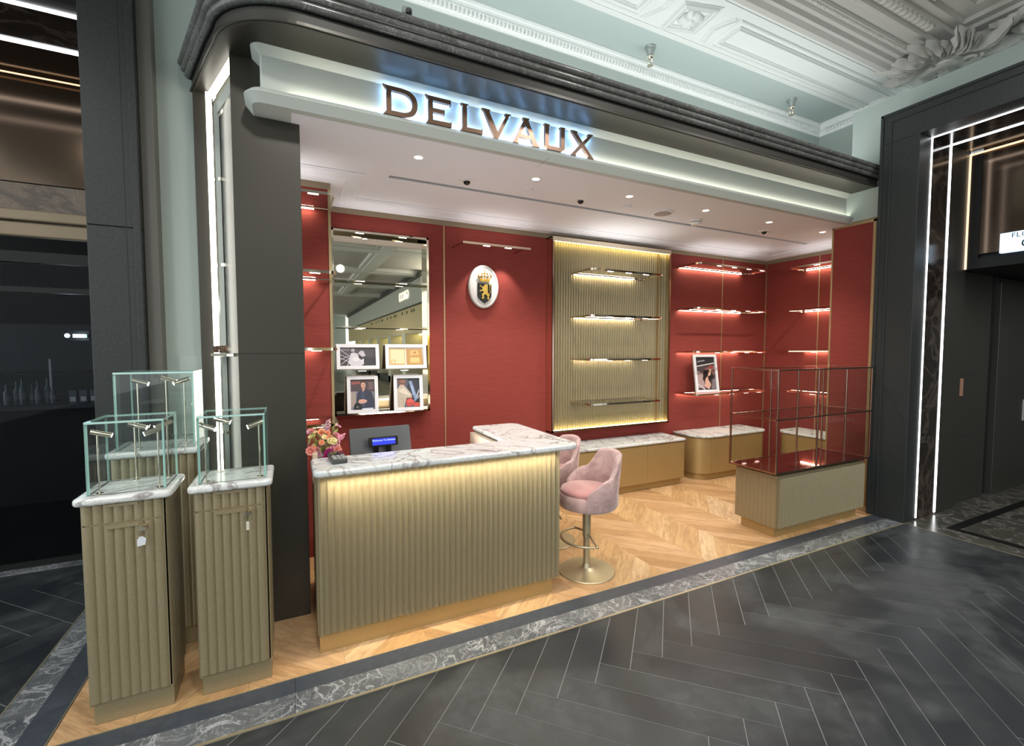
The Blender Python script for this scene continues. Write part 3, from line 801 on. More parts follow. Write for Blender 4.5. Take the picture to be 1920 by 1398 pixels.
# ---------------------------------------------------------------- left: black granite portal of the dark shop
dp = thing('dark_shop_portal', (-1.0, 3.5, 0), 'black granite pillar and lit head of the dark shop at far left', 'portal')
MB().box(-1.042, -.79, 3.45, 3.72, 0, 2.372).box(-1.042, -.79, 3.45, 3.72, 2.374, 4.2).build('granite_pillar', GRANITE, dp, bevel=.004)
MB().box(-.862, -.858, 3.4495, 3.452, 0, 4.2).build('granite_joint', BLACKGAP, dp)
MB().box(-.825, -.79, 3.438, 3.45, 0, 4.2).build('edge_moulding', GRANITE, dp, bevel=.004)
MB().box(-.79, -.72, 3.50, 3.72, 0, 4.4).build('grey_return', mat('warm_grey_stone', '5f5d57', .5), dp, bevel=.004)
MB().box(-6, -1.042, 3.45, 3.63, 3.62, 4.3).build('granite_lintel', GRANITE, dp)
MB().box(-6, -1.042, 3.66, 4.06, 3.62, 3.75).build('head_marble', BRMARBLE, dp)
MB().box(-6, -1.042, 4.10, 4.60, 3.62, 3.75).build('head_panel', BRMIRROR, dp)
for y0, y1 in ((3.63, 3.66), (4.06, 4.10)):
    MB().box(-6, -1.042, y0, y1, 3.612, 3.66).build('light_line', LEDC, dp)
MB().box(-6, -1.042, 4.5, 4.51, 3.592, 3.6).build('copper_line', COPPER, dp)
dt = thing('dark_shop_transom', (-2, 4.55, 2.4), 'brown mirrored transom over the dark shop entrance', 'transom')
MB().box(-6, -1.042, 4.55, 4.58, 2.86, 3.62).build('mirror_panel', BRMIRROR, dt)
MB().box(-6, -1.37, 4.545, 4.58, 2.66, 2.85).box(-1.36, -1.042, 4.545, 4.58, 2.66, 2.85).build('stone_band', vein_mat('brown_grey_stone_band', '6b5a4a', '4a3d33', '85725f', 2.5, .35, .05), dt)
MB().box(-6, -1.042, 4.50, 4.58, 2.58, 2.655).build('moulded_band', TAUPE, dt, bevel=.01)
MB().box(-6, -1.042, 4.52, 4.58, 2.47, 2.57).build('moulded_band', TAUPE, dt, bevel=.01)
wall('wall_dark_shop', 'dark shell of the unlit shop at far left', MB().box(-6, -.8, 9.2, 9.3, 0, 3.5).box(-.9, -.8, 3.72, 9.2, 0, 3.62).box(-6, -.8, 4.6, 9.3, 3.45, 3.6), DARKROOM)
t = thing('trim_10', (-3, 4.63, 0), 'pale veined threshold stone of the dark shop', 'trim', kind='structure')
MB().box(-6, -1.8, 4.55, 4.72, -.03, .003).build('slab', DKMARBLE, t); MB().box(-1.798, -1.0, 4.55, 4.72, -.03, .003).build('slab', DKMARBLE, t)
t = MB().box(-6, -.9, 4.72, 9.2, -.03, 0).build('floor', BLACK); tag(t, 'black floor of the unlit shop', 'floor', kind='structure')
gd = thing('glass_shopfront', (-3, 4.68, 0), 'dark glass doors with black rails closing the unlit shop', 'glass front')
MB().box(-6, -1.06, 4.66, 4.67, .05, 2.3).build('pane', DKGLASS, gd)
MB().box(-6, -1.04, 4.64, 4.69, 2.3, 2.38).box(-6, -1.04, 4.64, 4.69, 2.08, 2.12).box(-1.08, -1.04, 4.64, 4.69, 0, 2.3).box(-6, -1.04, 4.64, 4.69, 0, .05).build('rail', BLACK, gd)
MB().box(-1.36, -1.34, 4.62, 4.64, 2.13, 2.22).build('handle', CHROME, gd)
bar = thing('back_bar', (-2.6, 7, 0), 'black bar counter barely visible inside the unlit shop', 'bar counter')
MB().box(-6, -1.2, 6.6, 7.2, 0, 1.02).build('body', DARKROOM, bar); MB().box(-6, -1.2, 6.5, 7.25, 1.02, 1.06).build('worktop', DKGREY, bar)
MB().box(-6, -1.2, 8.0, 8.3, .9, .93).box(-6, -1.2, 8.0, 8.3, 1.32, 1.35).box(-6, -1.2, 8.3, 8.33, 0, 2.0).build('shelf', DKGREY, bar)
GB = mat('pale_bottle_glass', '6c7a7c', .15); 
def bottle(loc, h, r_, lab):
    t = thing('bottle', loc, lab, 'bottle', 'bottles on the dark bar')
    MB().lathe([(r_, 0), (r_, h*.6), (r_*.35, h*.75), (r_*.35, h)], loc, 10).build('glass_body', GB, t, smooth=50)
    MB().lathe([(r_*1.02, h*.2), (r_*1.02, h*.45)], loc, 10).build('paper_label', mat('label', '8b8f93', .6), t)
for i in range(7):
    bottle((-2.76+i*.062, 6.75+.05*(i % 2), 1.061), .22+.03*(i % 3), .026, 'pale bottle on the unlit bar counter, %s from the left' % ['first', 'second', 'third', 'fourth', 'fifth', 'sixth', 'seventh'][i])
sgn = thing('tall_menu_stand', (-2.52, 7.1, 1.06), 'slim pale upright card stand on the unlit bar', 'card stand')
MB().box(-2.53, -2.51, 7.08, 7.10, 1.06, 1.55).build('card', WHITEPL, sgn); MB().box(-2.57, -2.47, 7.05, 7.13, 1.06, 1.07).build('foot', BLACK, sgn)
dlm = thing('bar_lamp', (-2.0, 6.2, 1.80), 'small cool white lamp glowing inside the unlit shop', 'lamp')
MB().box(-2.02, -1.92, 6.2, 6.24, 1.78, 1.815).sphere((-2.07, 6.22, 1.80), .024, 8).build('light_face', mat('cool_lamp', 'ffffff', .5, emit='d6f4ff', es=3.), dlm)
lamp('POINT', 'bar_lamp_glow', (-2.0, 6.1, 1.80), 2.5, (.8, .95, 1), .03)
MB().box(-2.10, -1.90, 6.24, 6.27, 1.75, 1.85).build('housing', BLACK, dlm)
for i in range(3):
    b_ = thing('price_box', (-2.21+i*.09, 6.72, 1.061), 'small white box on the unlit bar counter, %s in the row of three' % ['left one', 'middle one', 'right one'][i], 'box', 'white boxes on the dark bar')
    MB().box(-2.24+i*.09, -2.175+i*.09, 6.7, 6.74, 1.061, 1.20).build('carton', mat('grey_card', '6d7278', .6), b_)
    MB().box(-2.23+i*.09, -2.185+i*.09, 6.698, 6.70, 1.08, 1.13).build('paper_label', WHITEPL, b_)

# ---------------------------------------------------------------- display stands with glass cases
def slab_marble(name, pts, z0, z1, parent, b=.012):
    return MB().prism(pts, z0, z1).build(name, MARBLE, parent, smooth=40, bevel=b, seg=3)
def glass_box(x0, x1, y0, y1, z0, z1, parent, t=.009):
    gm = [GLASS, GEDGE]
    def pane(a, nm='glass_pane'):
        x0, x1, y0, y1, z0, z1 = a; d = [x1-x0, y1-y0, z1-z0]; k = d.index(min(d))
        # faces order: bottom, top, front(y0), right(x1), back(y1), left(x0)
        ax = [2, 2, 1, 0, 1, 0]
        return MB().box(x0, x1, y0, y1, z0, z1, [0 if q == k else 1 for q in ax]).build(nm, gm, parent)
    pane((x0, x1, y0, y0+t, z0, z1-t)); pane((x0, x1, y1-t, y1, z0, z1-t))
    pane((x0, x0+t, y0+t, y1-t, z0, z1-t)); pane((x1-t, x1, y0+t, y1-t, z0, z1-t))
    pane((x0, x1, y0, y1, z1-t, z1))
def stand(x0, x1, y0, y1, zt, gz, lamps, label, locked=True, drawer=True):
    # x0..x1, y0..y1 : fluted body; marble overhangs
    r = thing('display_stand', ((x0+x1)/2, (y0+y1)/2, 0), label, 'display stand', 'fluted gold jewellery display stands')
    MB().box(x0+.012, x1-.005, y0+.035, y1-.035, 0, .115).build('plinth', GOLD, r, bevel=.002)
    zb = zt-.034
    MB().box(x0+.012, x1-.006, y0+.012, y1-.012, .113, zb).build('carcass', GOLD, r)
    if drawer:
        d = MB().flutes((x0+.008, y0+.012), (1, 0), x1-x0-.024, (0, -1), zb-.086, zb-.003, .035, .008, True).build('drawer', GOLD, r, smooth=40)
        MB().box(x0+.09, x1-.10, y0-.002, y0+.014, zb-.016, zb-.003).build('finger_pull', GOLD, d)
        d = MB().flutes((x0+.008, y0+.012), (1, 0), x1-x0-.024, (0, -1), .113, zb-.094, .035, .008, True).build('door', GOLD, r, smooth=40)
        MB().box(x0+.09, x1-.10, y0-.002, y0+.014, zb-.112, zb-.096).build('finger_pull', GOLD, d)
    else:
        MB().flutes((x0+.008, y0+.012), (1, 0), x1-x0-.016, (0, -1), .113, zb-.003, .035, .008, True).build('door', GOLD, r, smooth=40)
    MB().flutes((x1-.006, y0+.012), (0, 1), y1-y0-.03, (1, 0), .10, zb, .035, .008, True).build('side_panel', GOLD, r, smooth=40)
    MB().flutes((x0+.010, y0+.012), (0, 1), y1-y0-.03, (-1, 0), .10, zb, .035, .008, True).build('side_panel', GOLD, r, smooth=40)
    slab_marble('marble_top', rrect(x0-.016, x1+.022, y0-.018, y1+.01, .025), zb, zt, r)
    if locked:
        MB().lathe([(.013, 0), (.013, .012), (.006, .012), (.005, .02)], (x1-.085, y0-.012, zb-.12), 14, ax='y').build('lock', CHROME, r, smooth=40)
    gx0, gx1, gy0, gy1 = x0+.024, x1-.005, y0+.028, y1-.015
    gc = bpy.data.objects.new('glass_case', None); COL.objects.link(gc); gc.parent = r
    glass_box(gx0, gx1, gy0, gy1, zt, zt+gz, gc)
    for (u, v_, a) in lamps:
        lx, ly = gx0+u*(gx1-gx0), gy0+v_*(gy1-gy0); h = zt+gz-.05
        lm = MB().tube([(lx, ly, zt), (lx, ly, h)], .0035, 8).lathe([(.014, 0), (.014, .004)], (lx, ly, zt), 14).build('lamp_stem', CHROME, r, smooth=50)
        d = Vector((math.cos(R(a)), math.sin(R(a)), -.35)).normalized()
        c = Vector((lx, ly, h))
        MB().tube([c-d*.024, c+d*.05], .0115, 12).build('lamp_head', CHROME, lm, smooth=50)
        MB().tube([c+d*.0505, c+d*.052], .0095, 12).build('lamp_lens', LENS2, lm)
    return r
L3 = [(.12, .12, 50), (.5, .9, -80), (.9, .12, 150)]
stand(-.827, -.522, 2.497, 2.795, 1.024, .318, [(.13, .1, 20), (.42, .88, 0), (.9, .1, 190), (.88, .88, 200)], 'low fluted display stand with keyed drawer at the far left corner of the oak floor')
stand(-.428, -.120, 2.497, 2.80, 1.024, .318, [(.1, .12, -20), (.22, .88, 0), (.9, .12, 190)], 'low fluted display stand with keyed drawer in front of the dark pillar')
stand(-.862, -.487, 3.0, 3.335, 1.118, .415, [(.25, .2, 0), (.5, .85, 10), (.85, .2, 200)], 'taller fluted display stand behind the two low ones by the green wall', False, False)
def key(x, y, z, lab, tagged):
    k = thing('key', (x, y, z), lab, 'key', 'keys in the display stand locks')
    MB().tube([(x, y-.002, z), (x, y+.012, z)], .0035, 8).box(x-.008, x+.008, y-.006, y-.003, z-.008, z+.010).build('key_bow', CHROME, k)
    MB().tube([(x+.016*math.cos(R(a)), y-.005, z-.018+.016*math.sin(R(a))) for a in range(0, 360, 24)], .0013, 6, closed=True).build('ring', CHROME, k, smooth=60)
    if tagged: MB().prism([(x-.016, z-.075), (x+.012, z-.071), (x+.016, z-.045), (x+.004, z-.033), (x-.008, z-.034), (x-.016, z-.046)], y-.008, y-.004, axis='y').build('tag', mat('white_tag', 'c9ccd2', .5), k)
    else: MB().box(x-.006, x+.006, y-.008, y-.004, z-.075, z-.034).build('tag', mat('pale_tag', 'c3c0b4', .5), k)
key(-.607, 2.468, .871, 'key with a wide white tag hanging in the lock of the corner stand', True)
key(-.205, 2.468, .871, 'key with a narrow pale tag hanging in the lock of the stand by the pillar', False)

# ---------------------------------------------------------------- cash counter
ct = thing('cash_counter', (.9, 2.9, 0), 'L-shaped cash counter with glowing fluted gold front and white veined marble top', 'counter')
MB().box(.105, 1.565, 2.617, 2.80, 0, .115).build('plinth', GOLD2, ct)
MB().box(.105, 1.59, 2.592, 2.80, .112, .985).build('carcass', GOLD, ct)
MB().flutes((.122, 2.592), (1, 0), 1.60-.122, (0, -1), .112, .985, .0352, .014, False, 8).build('fluted_front', GOLD, ct, smooth=35)
ang = [(.122+.0*i, 0) for i in range(2)]
MB().prism([(.122, 2.581)]+arc(.122, 2.601, .02, 270, 180, 5)+[(.100, 2.612), (.100, 2.80), (.122, 2.80)], .112, .985).build('rounded_corner', GOLD, ct, smooth=40)
MB().flutes((.105, 2.60), (0, 1), .2, (-1, 0), .112, .985, .035, .008).build('fluted_side', GOLD, ct, smooth=35)
MB().flutes((1.594, 2.592), (0, 1), .88, (1, 0), .112, .985, .0352, .008).build('fluted_side', GOLD, ct, smooth=35)
MB().box(1.36, 1.594, 2.80, 3.47, .112, .985).box(1.38, 1.57, 2.80, 3.45, 0, .112).build('return_carcass', GOLD, ct)
MB().box(.11, 1.36, 2.80, 3.38, .84, .868).box(.11, .135, 2.80, 3.38, 0, .84).build('work_desk', mat('pale_desk_laminate', 'b8ab9c', .5), ct)
MB().box(1.29, 1.36, 3.0, 3.45, .86, .985).build('inner_panel', mat('inner_laminate', '9c8c7c', .5), ct)
pts = []
pts += arc(.135, 2.575, .05, 180, 270, 6)                       # front left
pts += arc(1.66, 2.60, .075, 270, 360, 7)                        # front right
pts += arc(1.655, 3.44, .08, 0, 90, 7)
pts += arc(1.36, 3.49, .03, 90, 180, 5)
pts += [(1.33, 2.86)]
pts += arc(.115, 2.83, .03, 90, 180, 5)
slab_marble('marble_top', pts, .986, 1.022, ct, .012)
MB().box(.13, 1.58, 2.546, 2.557, .9857, .9866).build('led_strip', mat('counter_led', 'ffffff', .5, emit='ffe9bd', es=14.), ct)
lamp('AREA', 'counter_led_beam', (.855, 2.543, .9852), 8.5, (1, .88, .68), 1.42, .010, rot=(R(14), 0, 0), spread=R(95))
# monitor seen from behind with a customer display
pm = thing('till_monitor', (.515, 3.08, .868), 'grey back of a till monitor standing behind the counter', 'monitor')
mo = MB(); mo.M = Matrix.Translation((.52, 3.05, .99)) @ Matrix.Rotation(R(4), 4, 'Z') @ Matrix.Rotation(R(-13), 4, 'X')
mo.prism(rrect(-.198, .198, -.12, .155, .014), -.009, .016, axis='y'); mo.build('screen_back', SILVER, pm, bevel=.004)
mo = MB(); mo.M = Matrix.Translation((.52, 3.05, .99)) @ Matrix.Rotation(R(4), 4, 'Z') @ Matrix.Rotation(R(-13), 4, 'X')
mo.box(-.19, .19, .016, .02, -.11, .145); mo.build('screen', BLACK, pm)
MB().box(.465, .495, 3.0, 3.03, .868, 1.04).box(.545, .575, 3.0, 3.03, .868, 1.04).box(.42, .63, 2.96, 3.14, .868, .882).build('stand_leg', BLACK, pm, bevel=.003)
cdp = MB(); MC = Matrix.Translation((.525, 2.985, 1.062)) @ Matrix.Rotation(R(3), 4, 'Z') @ Matrix.Rotation(R(-10), 4, 'X')
cdp.M = MC; cdp.box(-.092, .092, 0, .022, -.03, .03); cdp = cdp.build('customer_display', BLACK, pm, bevel=.003)
q = MB(); q.M = MC; q.box(-.072, .072, -.0015, 0, -.02, .02); q.build('lcd', BLUELCD, cdp)
text('display_words', 'Welcome To Delvaux', .0165, LCDTXT, cdp, MC @ Matrix.Translation((0, -.002, .008)) @ Matrix.Rotation(R(90), 4, 'X'), .0003)
# card terminal
ctm = thing('card_terminal', (.21, 2.76, 1.022), 'small black card terminal lying on the marble counter corner', 'card reader')
MT = Matrix.Translation((.222, 2.74, 1.0225)) @ Matrix.Rotation(R(6), 4, 'Z') @ Matrix.Rotation(R(5), 4, 'X')
q = MB(); q.M = MT; q.prism(rrect(-.040, .040, -.085, .085, .012), 0.002, .03); q.build('body', DKGREY, ctm, bevel=.004)
q = MB(); q.M = MT; q.box(-.034, .034, .008, .078, .030, .0325); q.build('screen', mat('dark_screen', '10141c', .08), ctm)
for i in range(4):
    for j in range(3):
        q = MB(); q.M = MT; q.box(-.033+j*.024, -.014+j*.024, -.012-i*.018, .0-i*.018, .030, .0335)
        q.build('button', mat('key_%s' % 'grgy'[j], ['9aa49a', '9c9a90', 'a0a090'][j] if i == 3 else '8b8d8f', .5), ctm)
# flowers
fb = thing('flower_bouquet', (.16, 3.0, .868), 'mixed pink, orange and cream flower bouquet at the left end of the counter', 'flowers')
MB().lathe([(.04, .868), (.05, .90), (.045, .98), (.05, 1.02), (.046, 1.02), (.04, .98), (.0, .9)], (.15, 3.0, 0), 16).build('vase', mat('vase_glaze', 'c9c2b5', .3), fb, smooth=50)
bx = thing('beige_box', (.12, 2.94, .868), 'narrow beige box edge standing behind the counter by the flowers', 'box')
MB().box(.098, .125, 2.88, 2.97, .868, 1.045).build('carton', mat('beige_card', 'c8b39d', .6), bx, bevel=.002)
random.seed(11)
FC = {'petal_pink': 'd98fa0', 'petal_orange': 'e2966f', 'petal_cream': 'e9dca6', 'petal_magenta': 'a5256f', 'petal_coral': 'd98a80', 'leaf_green': '7f8a45', 'petal_lilac': 'c593a6'}
FM = {k: mat(k, c, .6) for k, c in FC.items()}
LEAF = FM['leaf_green']
def flower(c, r_, m, np_=9, rings=2):
    mb = MB(); c = Vector(c); ax = (c-Vector((.15, 3.02, 1.0))+Vector((0, -.08, 0))).normalized()
    Q = ax.to_track_quat('Z', 'Y').to_matrix().to_4x4()
    for ring in range(rings):
        for i in range(np_-ring*2):
            a = 2*math.pi*i/(np_-ring*2)+ring*.3
            t_ = .25+.45*ring
            mb.M = Matrix.Translation(c) @ Q @ Matrix.Rotation(a, 4, 'Z') @ Matrix.Rotation(-t_*1.2, 4, 'Y')
            L_ = r_*(1-.25*ring); wv = L_*.45
            mb.add([(0, 0, 0), (L_*.6, -wv, .1*L_), (L_*.65, 0, .02*L_), (L_*.6, wv, .1*L_), (L_, -wv*.3, .22*L_), (L_, wv*.3, .22*L_)], [(0, 1, 2), (0, 2, 3), (1, 4, 5, 2), (2, 5, 3)])
    mb.M = None
    mb.sphere(c+ax*r_*.12, r_*.18, 6)
    return mb.build('flower', m, fb, smooth=60)
def stem(c):
    c = Vector(c); MB().tube([(.15, 3.0, .95), (.15+(c.x-.15)*.4, 3.0+(c.y-3.0)*.4, .95+(c.z-.95)*.55), tuple(c)], .0022, 5).build('stem', LEAF, fb)
fl = []
for i in range(30):
    x_ = random.uniform(.085, .255); z_ = random.uniform(1.03, 1.165); y_ = random.uniform(2.92, 3.08)
    m_ = random.choice(['petal_orange', 'petal_cream', 'petal_coral', 'petal_pink', 'petal_cream', 'petal_lilac'])
    fl.append((x_, y_, z_, random.uniform(.018, .028), m_))
fl += [(.185, 2.90, 1.032, .036, 'petal_magenta'), (.175, 2.89, 1.012, .032, 'petal_magenta'), (.093, 2.92, 1.055, .032, 'petal_coral'), (.232, 2.90, 1.05, .03, 'petal_coral'), (.20, 2.93, 1.10, .026, 'petal_cream')]
for x_, y_, z_, r_, m_ in fl:
    flower((x_, y_, z_), r_, FM[m_]); stem((x_, y_, z_))
def spike(a, b, m, k=11):
    a = Vector(a); b = Vector(b); MB().tube([a, b], .002, 5).build('stem', LEAF, fb)
    mb = MB()
    for i in range(k):
        p = a.lerp(b, .35+.65*i/(k-1)); q_ = .016*(1.15-.6*i/k)
        for j in range(4):
            an = j*math.pi/2+i*.8
            mb.sphere((p.x+q_*.8*math.cos(an), p.y+q_*.8*math.sin(an), p.z+random.uniform(-.005, .005)), q_*.65, 6)
    mb.build('flower_spike', m, fb, smooth=60)
spike((.15, 3.0, 1.0), (.195, 3.0, 1.215), FM['petal_lilac'], 9)
spike((.17, 2.96, 1.0), (.275, 2.93, 1.135), FM['petal_pink'])
spike((.15, 3.0, 1.0), (.20, 3.02, 1.205), FM['petal_cream'], 8)
for i in range(26):
    a = random.uniform(0, 360); mb = MB(); c = Vector((random.uniform(.08, .24), random.uniform(2.9, 3.08), random.uniform(1.0, 1.15)))
    mb.M = Matrix.Translation(c) @ Matrix.Rotation(R(a), 4, 'Z') @ Matrix.Rotation(R(random.uniform(-70, -10)), 4, 'Y')
    mb.add([(0, 0, 0), (.025, -.01, .004), (.025, 0, 0), (.025, .01, .004), (.055, 0, 0)], [(0, 1, 2), (0, 2, 3), (1, 4, 2), (2, 4, 3)])
    mb.build('leaf', LEAF, fb, smooth=60)

# ---------------------------------------------------------------- bar stools
def stool(loc, rz, label):
    r = thing('bar_stool', (0, 0, 0), label, 'bar stool', 'pink velvet bar stools at the counter')
    MB().lathe([(.0, 0), (.205, 0), (.21, .004), (.205, .009), (.07, .012), (.05, .02), (.034, .028), (.028, .05), (.024, .06), (.0, .06)], n=40).build('base_plate', BRASS, r, smooth=35)
    MB().lathe([(.024, .05), (.024, .26), (.031, .262), (.031, .5), (.0, .5)], n=20).build('post', BRASS, r, smooth=40)
    # footrest: half ring towards the front (-X local), V-shaped bars to the post
    a0 = [(.19*math.cos(R(a)), .19*math.sin(R(a)), .255) for a in range(95, 271, 8)]
    MB().tube(a0, .009, 8).tube([(.0, -.19, .255), (.0, -.03, .29)], .008, 8).tube([(-.016, .19, .255), (.0, .03, .29)], .008, 8).sphere((.0, -.19, .255), .0125, 8).sphere((-.016, .19, .255), .0125, 8).build('footrest', BRASS, r, smooth=50)
    MB().lathe([(.0, .488), (.16, .488), (.20, .50), (.212, .53), (.213, .585), (.205, .60), (.0, .60)], n=40).build('seat_shell', VELVET, r, smooth=50)
    MB().lathe([(.0, .598), (.19, .598), (.198, .612), (.190, .630), (.15, .641), (.0, .646)], n=40).build('seat_cushion', VELVETS, r, smooth=60)
    # wraparound back: height falls from the middle to the arms
    v = []; F = []; n_ = 40
    def hgt(a):
        t_ = abs(a)/112
        if t_ < .34: return .90-.018*(t_/.34)**2
        if t_ < .62:
            q_ = (t_-.34)/.28; return .882-.142*(3*q_*q_-2*q_**3)
        q_ = (t_-.62)/.38; return .74-.105*q_**1.6
    for i in range(n_+1):
        a = -112+224*i/n_; c, s_ = math.cos(R(a)), math.sin(R(a)); h = hgt(a)
        def pt(r_, z_): return (r_*c, r_*s_, z_)
        flare = .02*(h-.6)/.3
        v += [pt(.214, .50), pt(.228, .52), pt(.230, .62), pt(.232+flare, h-.012), pt(.222+flare, h), pt(.208+flare, h-.003), pt(.196+flare*.6, h-.02), pt(.190, .62), pt(.19, .50)]
    m_ = 9
    for i in range(n_):
        for k in range(m_): F.append((i*m_+k, i*m_+(k+1) % m_, (i+1)*m_+(k+1) % m_, (i+1)*m_+k))
    F.append(tuple(range(m_-1, -1, -1))); F.append(tuple(n_*m_+k for k in range(m_)))
    MB().add(v, F).build('backrest', VELVET, r, smooth=60)
    r.location = loc; r.rotation_euler = (0, 0, rz)
    return r
s1 = stool((1.955, 2.765, .0), R(-12), 'nearest pink velvet bar stool beside the counter, in full view')
s2 = copy_tree(s1); s2.location = (2.0, 3.36, 0); s2.rotation_euler = (0, 0, R(-5))
s2['label'] = 'second pink velvet bar stool, mostly hidden behind the counter end'

# ---------------------------------------------------------------- low gold cabinets with marble tops
def cabinet(label, x0, x1, y0, y1, seams, rad, zt=.571):
    r = thing('low_cabinet', ((x0+x1)/2, (y0+y1)/2, 0), label, 'cabinet', 'low gold cabinets under the red walls')
    MB().prism(rrect(x0+.04, x1-.04, y0+.05, y1-.01, [max(.01, q-.02) for q in rad]), 0, .085).build('plinth', GOLD2, r, smooth=40)
    MB().prism(rrect(x0+.012, x1-.012, y0+.018, y1-.005, rad), .083, zt-.036).build('carcass', GOLD2, r, smooth=40)
    ed = [x0+.012+rad[0]]+seams+[x1-.012-rad[1]]
    for a, b in zip(ed[:-1], ed[1:]):
        MB().box(a+.0015, b-.0015, y0+.010, y0+.020, .088, zt-.044).build('door', GOLD2, r, bevel=.0015)
    MB().prism(rrect(x0, x1, y0, y1, [q+.012 for q in rad[:2]]+[.012, .012]), zt-.03, zt).build('marble_top', MARBLE, r, smooth=40, bevel=.008, seg=3)
    return r
cabinet('low gold cabinet under the fluted gold wall panel, with two door seams', 2.30, 4.335, 4.055, 4.49, [2.6, 3.16, 3.73], [.01, .01, .01, .01])
cabinet('low gold cabinet with rounded front corner in the red corner', 4.545, 5.83, 4.02, 4.49, [5.35], [.2, .12, .01, .01])
rr = thing('low_cabinet', (6.1, 3.6, 0), 'low gold cabinet along the right red wall behind the glass vitrine', 'cabinet', 'low gold cabinets under the red walls')
MB().box(5.92, 6.345, 3.06, 3.88, 0, .085).build('plinth', GOLD2, rr)
MB().prism(rrect(5.885, 6.35, 3.05, 3.945, [.01, .01, .01, .12]), .083, .535).build('carcass', GOLD2, rr, smooth=40)
MB().box(5.876, 5.886, 3.06, 3.43, .088, .527).build('door', GOLD2, rr, bevel=.0015); MB().box(5.876, 5.886, 3.433, 3.81, .088, .527).build('door', GOLD2, rr, bevel=.0015)
MB().prism(rrect(5.87, 6.35, 3.04, 3.96, [.01, .01, .01, .13]), .541, .571).build('marble_top', MARBLE, rr, smooth=40, bevel=.008, seg=3)

# ---------------------------------------------------------------- fluted gold wall panel
gp = thing('gold_wall_panel', (3.47, 4.44, 1.8), 'large framed panel of fluted gold on the back wall, lit along top and bottom', 'wall panel')
x0, x1, yf, z0, z1 = 2.603, 4.335, 4.36, .72, 2.895
MB().box(x0, x0+.012, yf, 4.497, z0, z1).box(x1-.012, x1, yf, 4.497, z0, z1).box(x0, x1, yf, 4.497, z1-.012, z1).box(x0, x1, yf, 4.497, z0, z0+.012).build('outer_frame', CHROME, gp)
MB().box(x0, x0+.02, yf-.004, yf+.012, z0, z1).box(x1-.02, x1, yf-.004, yf+.012, z0, z1).box(x0, x1, yf-.004, yf+.012, z0, z0+.02).build('front_rim', BRONZE, gp)
MB().box(x0, x1, yf-.006, yf+.012, z1-.045, z1).build('pelmet', mat('pale_gold_pelmet', 'd9cab2', .4, .3), gp)
MB().flutes((x0+.012, 4.452), (1, 0), x1-x0-.024, (0, -1), z0+.012, z1-.012, .0346, .016, False, 8).build('fluted_sheet', GOLD, gp, smooth=35)
MB().box(x1-.155, x1-.145, 4.40, 4.46, z0+.012, z1-.045).build('divider', TRIM, gp)
MB().box(x0+.02, x1-.02, yf+.03, yf+.045, z1-.04, z1-.03).box(x0+.02, x1-.02, yf+.03, yf+.045, z0+.014, z0+.022).build('led_strip', LEDW, gp)

# ---------------------------------------------------------------- slim glass shelves with lights
def shelf(wd, dp, lens, bar=True):
    r = thing('wall_shelf', (0, 0, 0), '', 'shelf')
    h = .019; q = .05
    path = [(-wd/2, 0)]+arc(-wd/2+q, -dp+q, q, 180, 270, 5)+arc(wd/2-q, -dp+q, q, 270, 360, 5)+[(wd/2, 0)]
    MB().sweep([(-.010, -h), (0, -h), (0, .001), (-.010, .001)], path).build('metal_rim', CHROME, r, smooth=40)
    MB().prism([(p[0]*.985, p[1]*.975) for p in path], -.006, 0, 0).build('glass_plate', GLASS, r)
    b = MB().box(-wd/2+.02, wd/2-.02, -.035, -.004, -.014, -.0065).build('back_rail', BRONZE, r)
    if bar: MB().box(-wd/2+.03, wd/2-.12, -.027, -.013, -.0175, -.0145).build('led_bar', LEDS, r)
    for u in lens:
        MB().box(u-.034, u+.034, -dp+.004, -dp+.022, -h-.004, -h-.0002).build('lamp_lens', LENS, r)
    return r
def added_ceiling_fill(name, loc, sx, sy, e):
    lamp('AREA', name, loc, e, (1, .95, .93), sx, sy, rot=(R(180), 0, 0))
def place(p, loc, rz, label, group):
    o = copy_tree(p); o.location = loc; o.rotation_euler = (0, 0, rz); o['label'] = label; o['group'] = group; return o
nm = ['top', 'second', 'third', 'lowest']
pA = shelf(1.02, .40, (-.25, 0, .25))
for i, z in enumerate((2.522, 2.028, 1.551, 1.065)):
    if i == 0: o = pA; o.location = (3.40, 4.435, z); o['group'] = 'shelves on the gold panel'; o['label'] = 'top lit glass shelf on the fluted gold panel'
    else: o = place(pA, (3.40, 4.435, z), 0, '%s glass shelf on the fluted gold panel' % nm[i], 'shelves on the gold panel')
    if i == 3:
        for c in list(o.children):
            if c.name.startswith(('led_bar', 'lamp_lens')): bpy.data.objects.remove(c, do_unlink=True)
pB = shelf(1.33, .37, (-.3, -.02, .26, .52))
for i, z in enumerate((2.735, 2.182, 1.632, 1.09)):
    lb = '%s lit glass shelf on the red back wall right of the gold panel' % nm[i]
    if i == 0: o = pB; o.location = (5.235, 4.492, z); o['group'] = 'shelves on the red back wall'; o['label'] = lb
    else: o = place(pB, (5.235, 4.492, z), 0, lb, 'shelves on the red back wall')
for i, z in enumerate((2.738, 2.182, 1.64, 1.10)):
    place(pB, (6.352, 3.26, z), R(-90), '%s lit glass shelf on the red wall of the right recess' % nm[i], 'shelves on the right recess wall')
pC = shelf(.72, .42, (.22, -.1))
for i, z in enumerate((2.745, 2.205, 1.665, 1.125)):
    lb = '%s lit glass shelf on the red stub wall behind the dark pillar' % nm[i]
    if i == 0: o = pC; o.location = (-.06, 3.884, z); o['group'] = 'shelves on the left stub wall'; o['label'] = lb
    else: o = place(pC, (-.06, 3.884, z), 0, lb, 'shelves on the left stub wall')

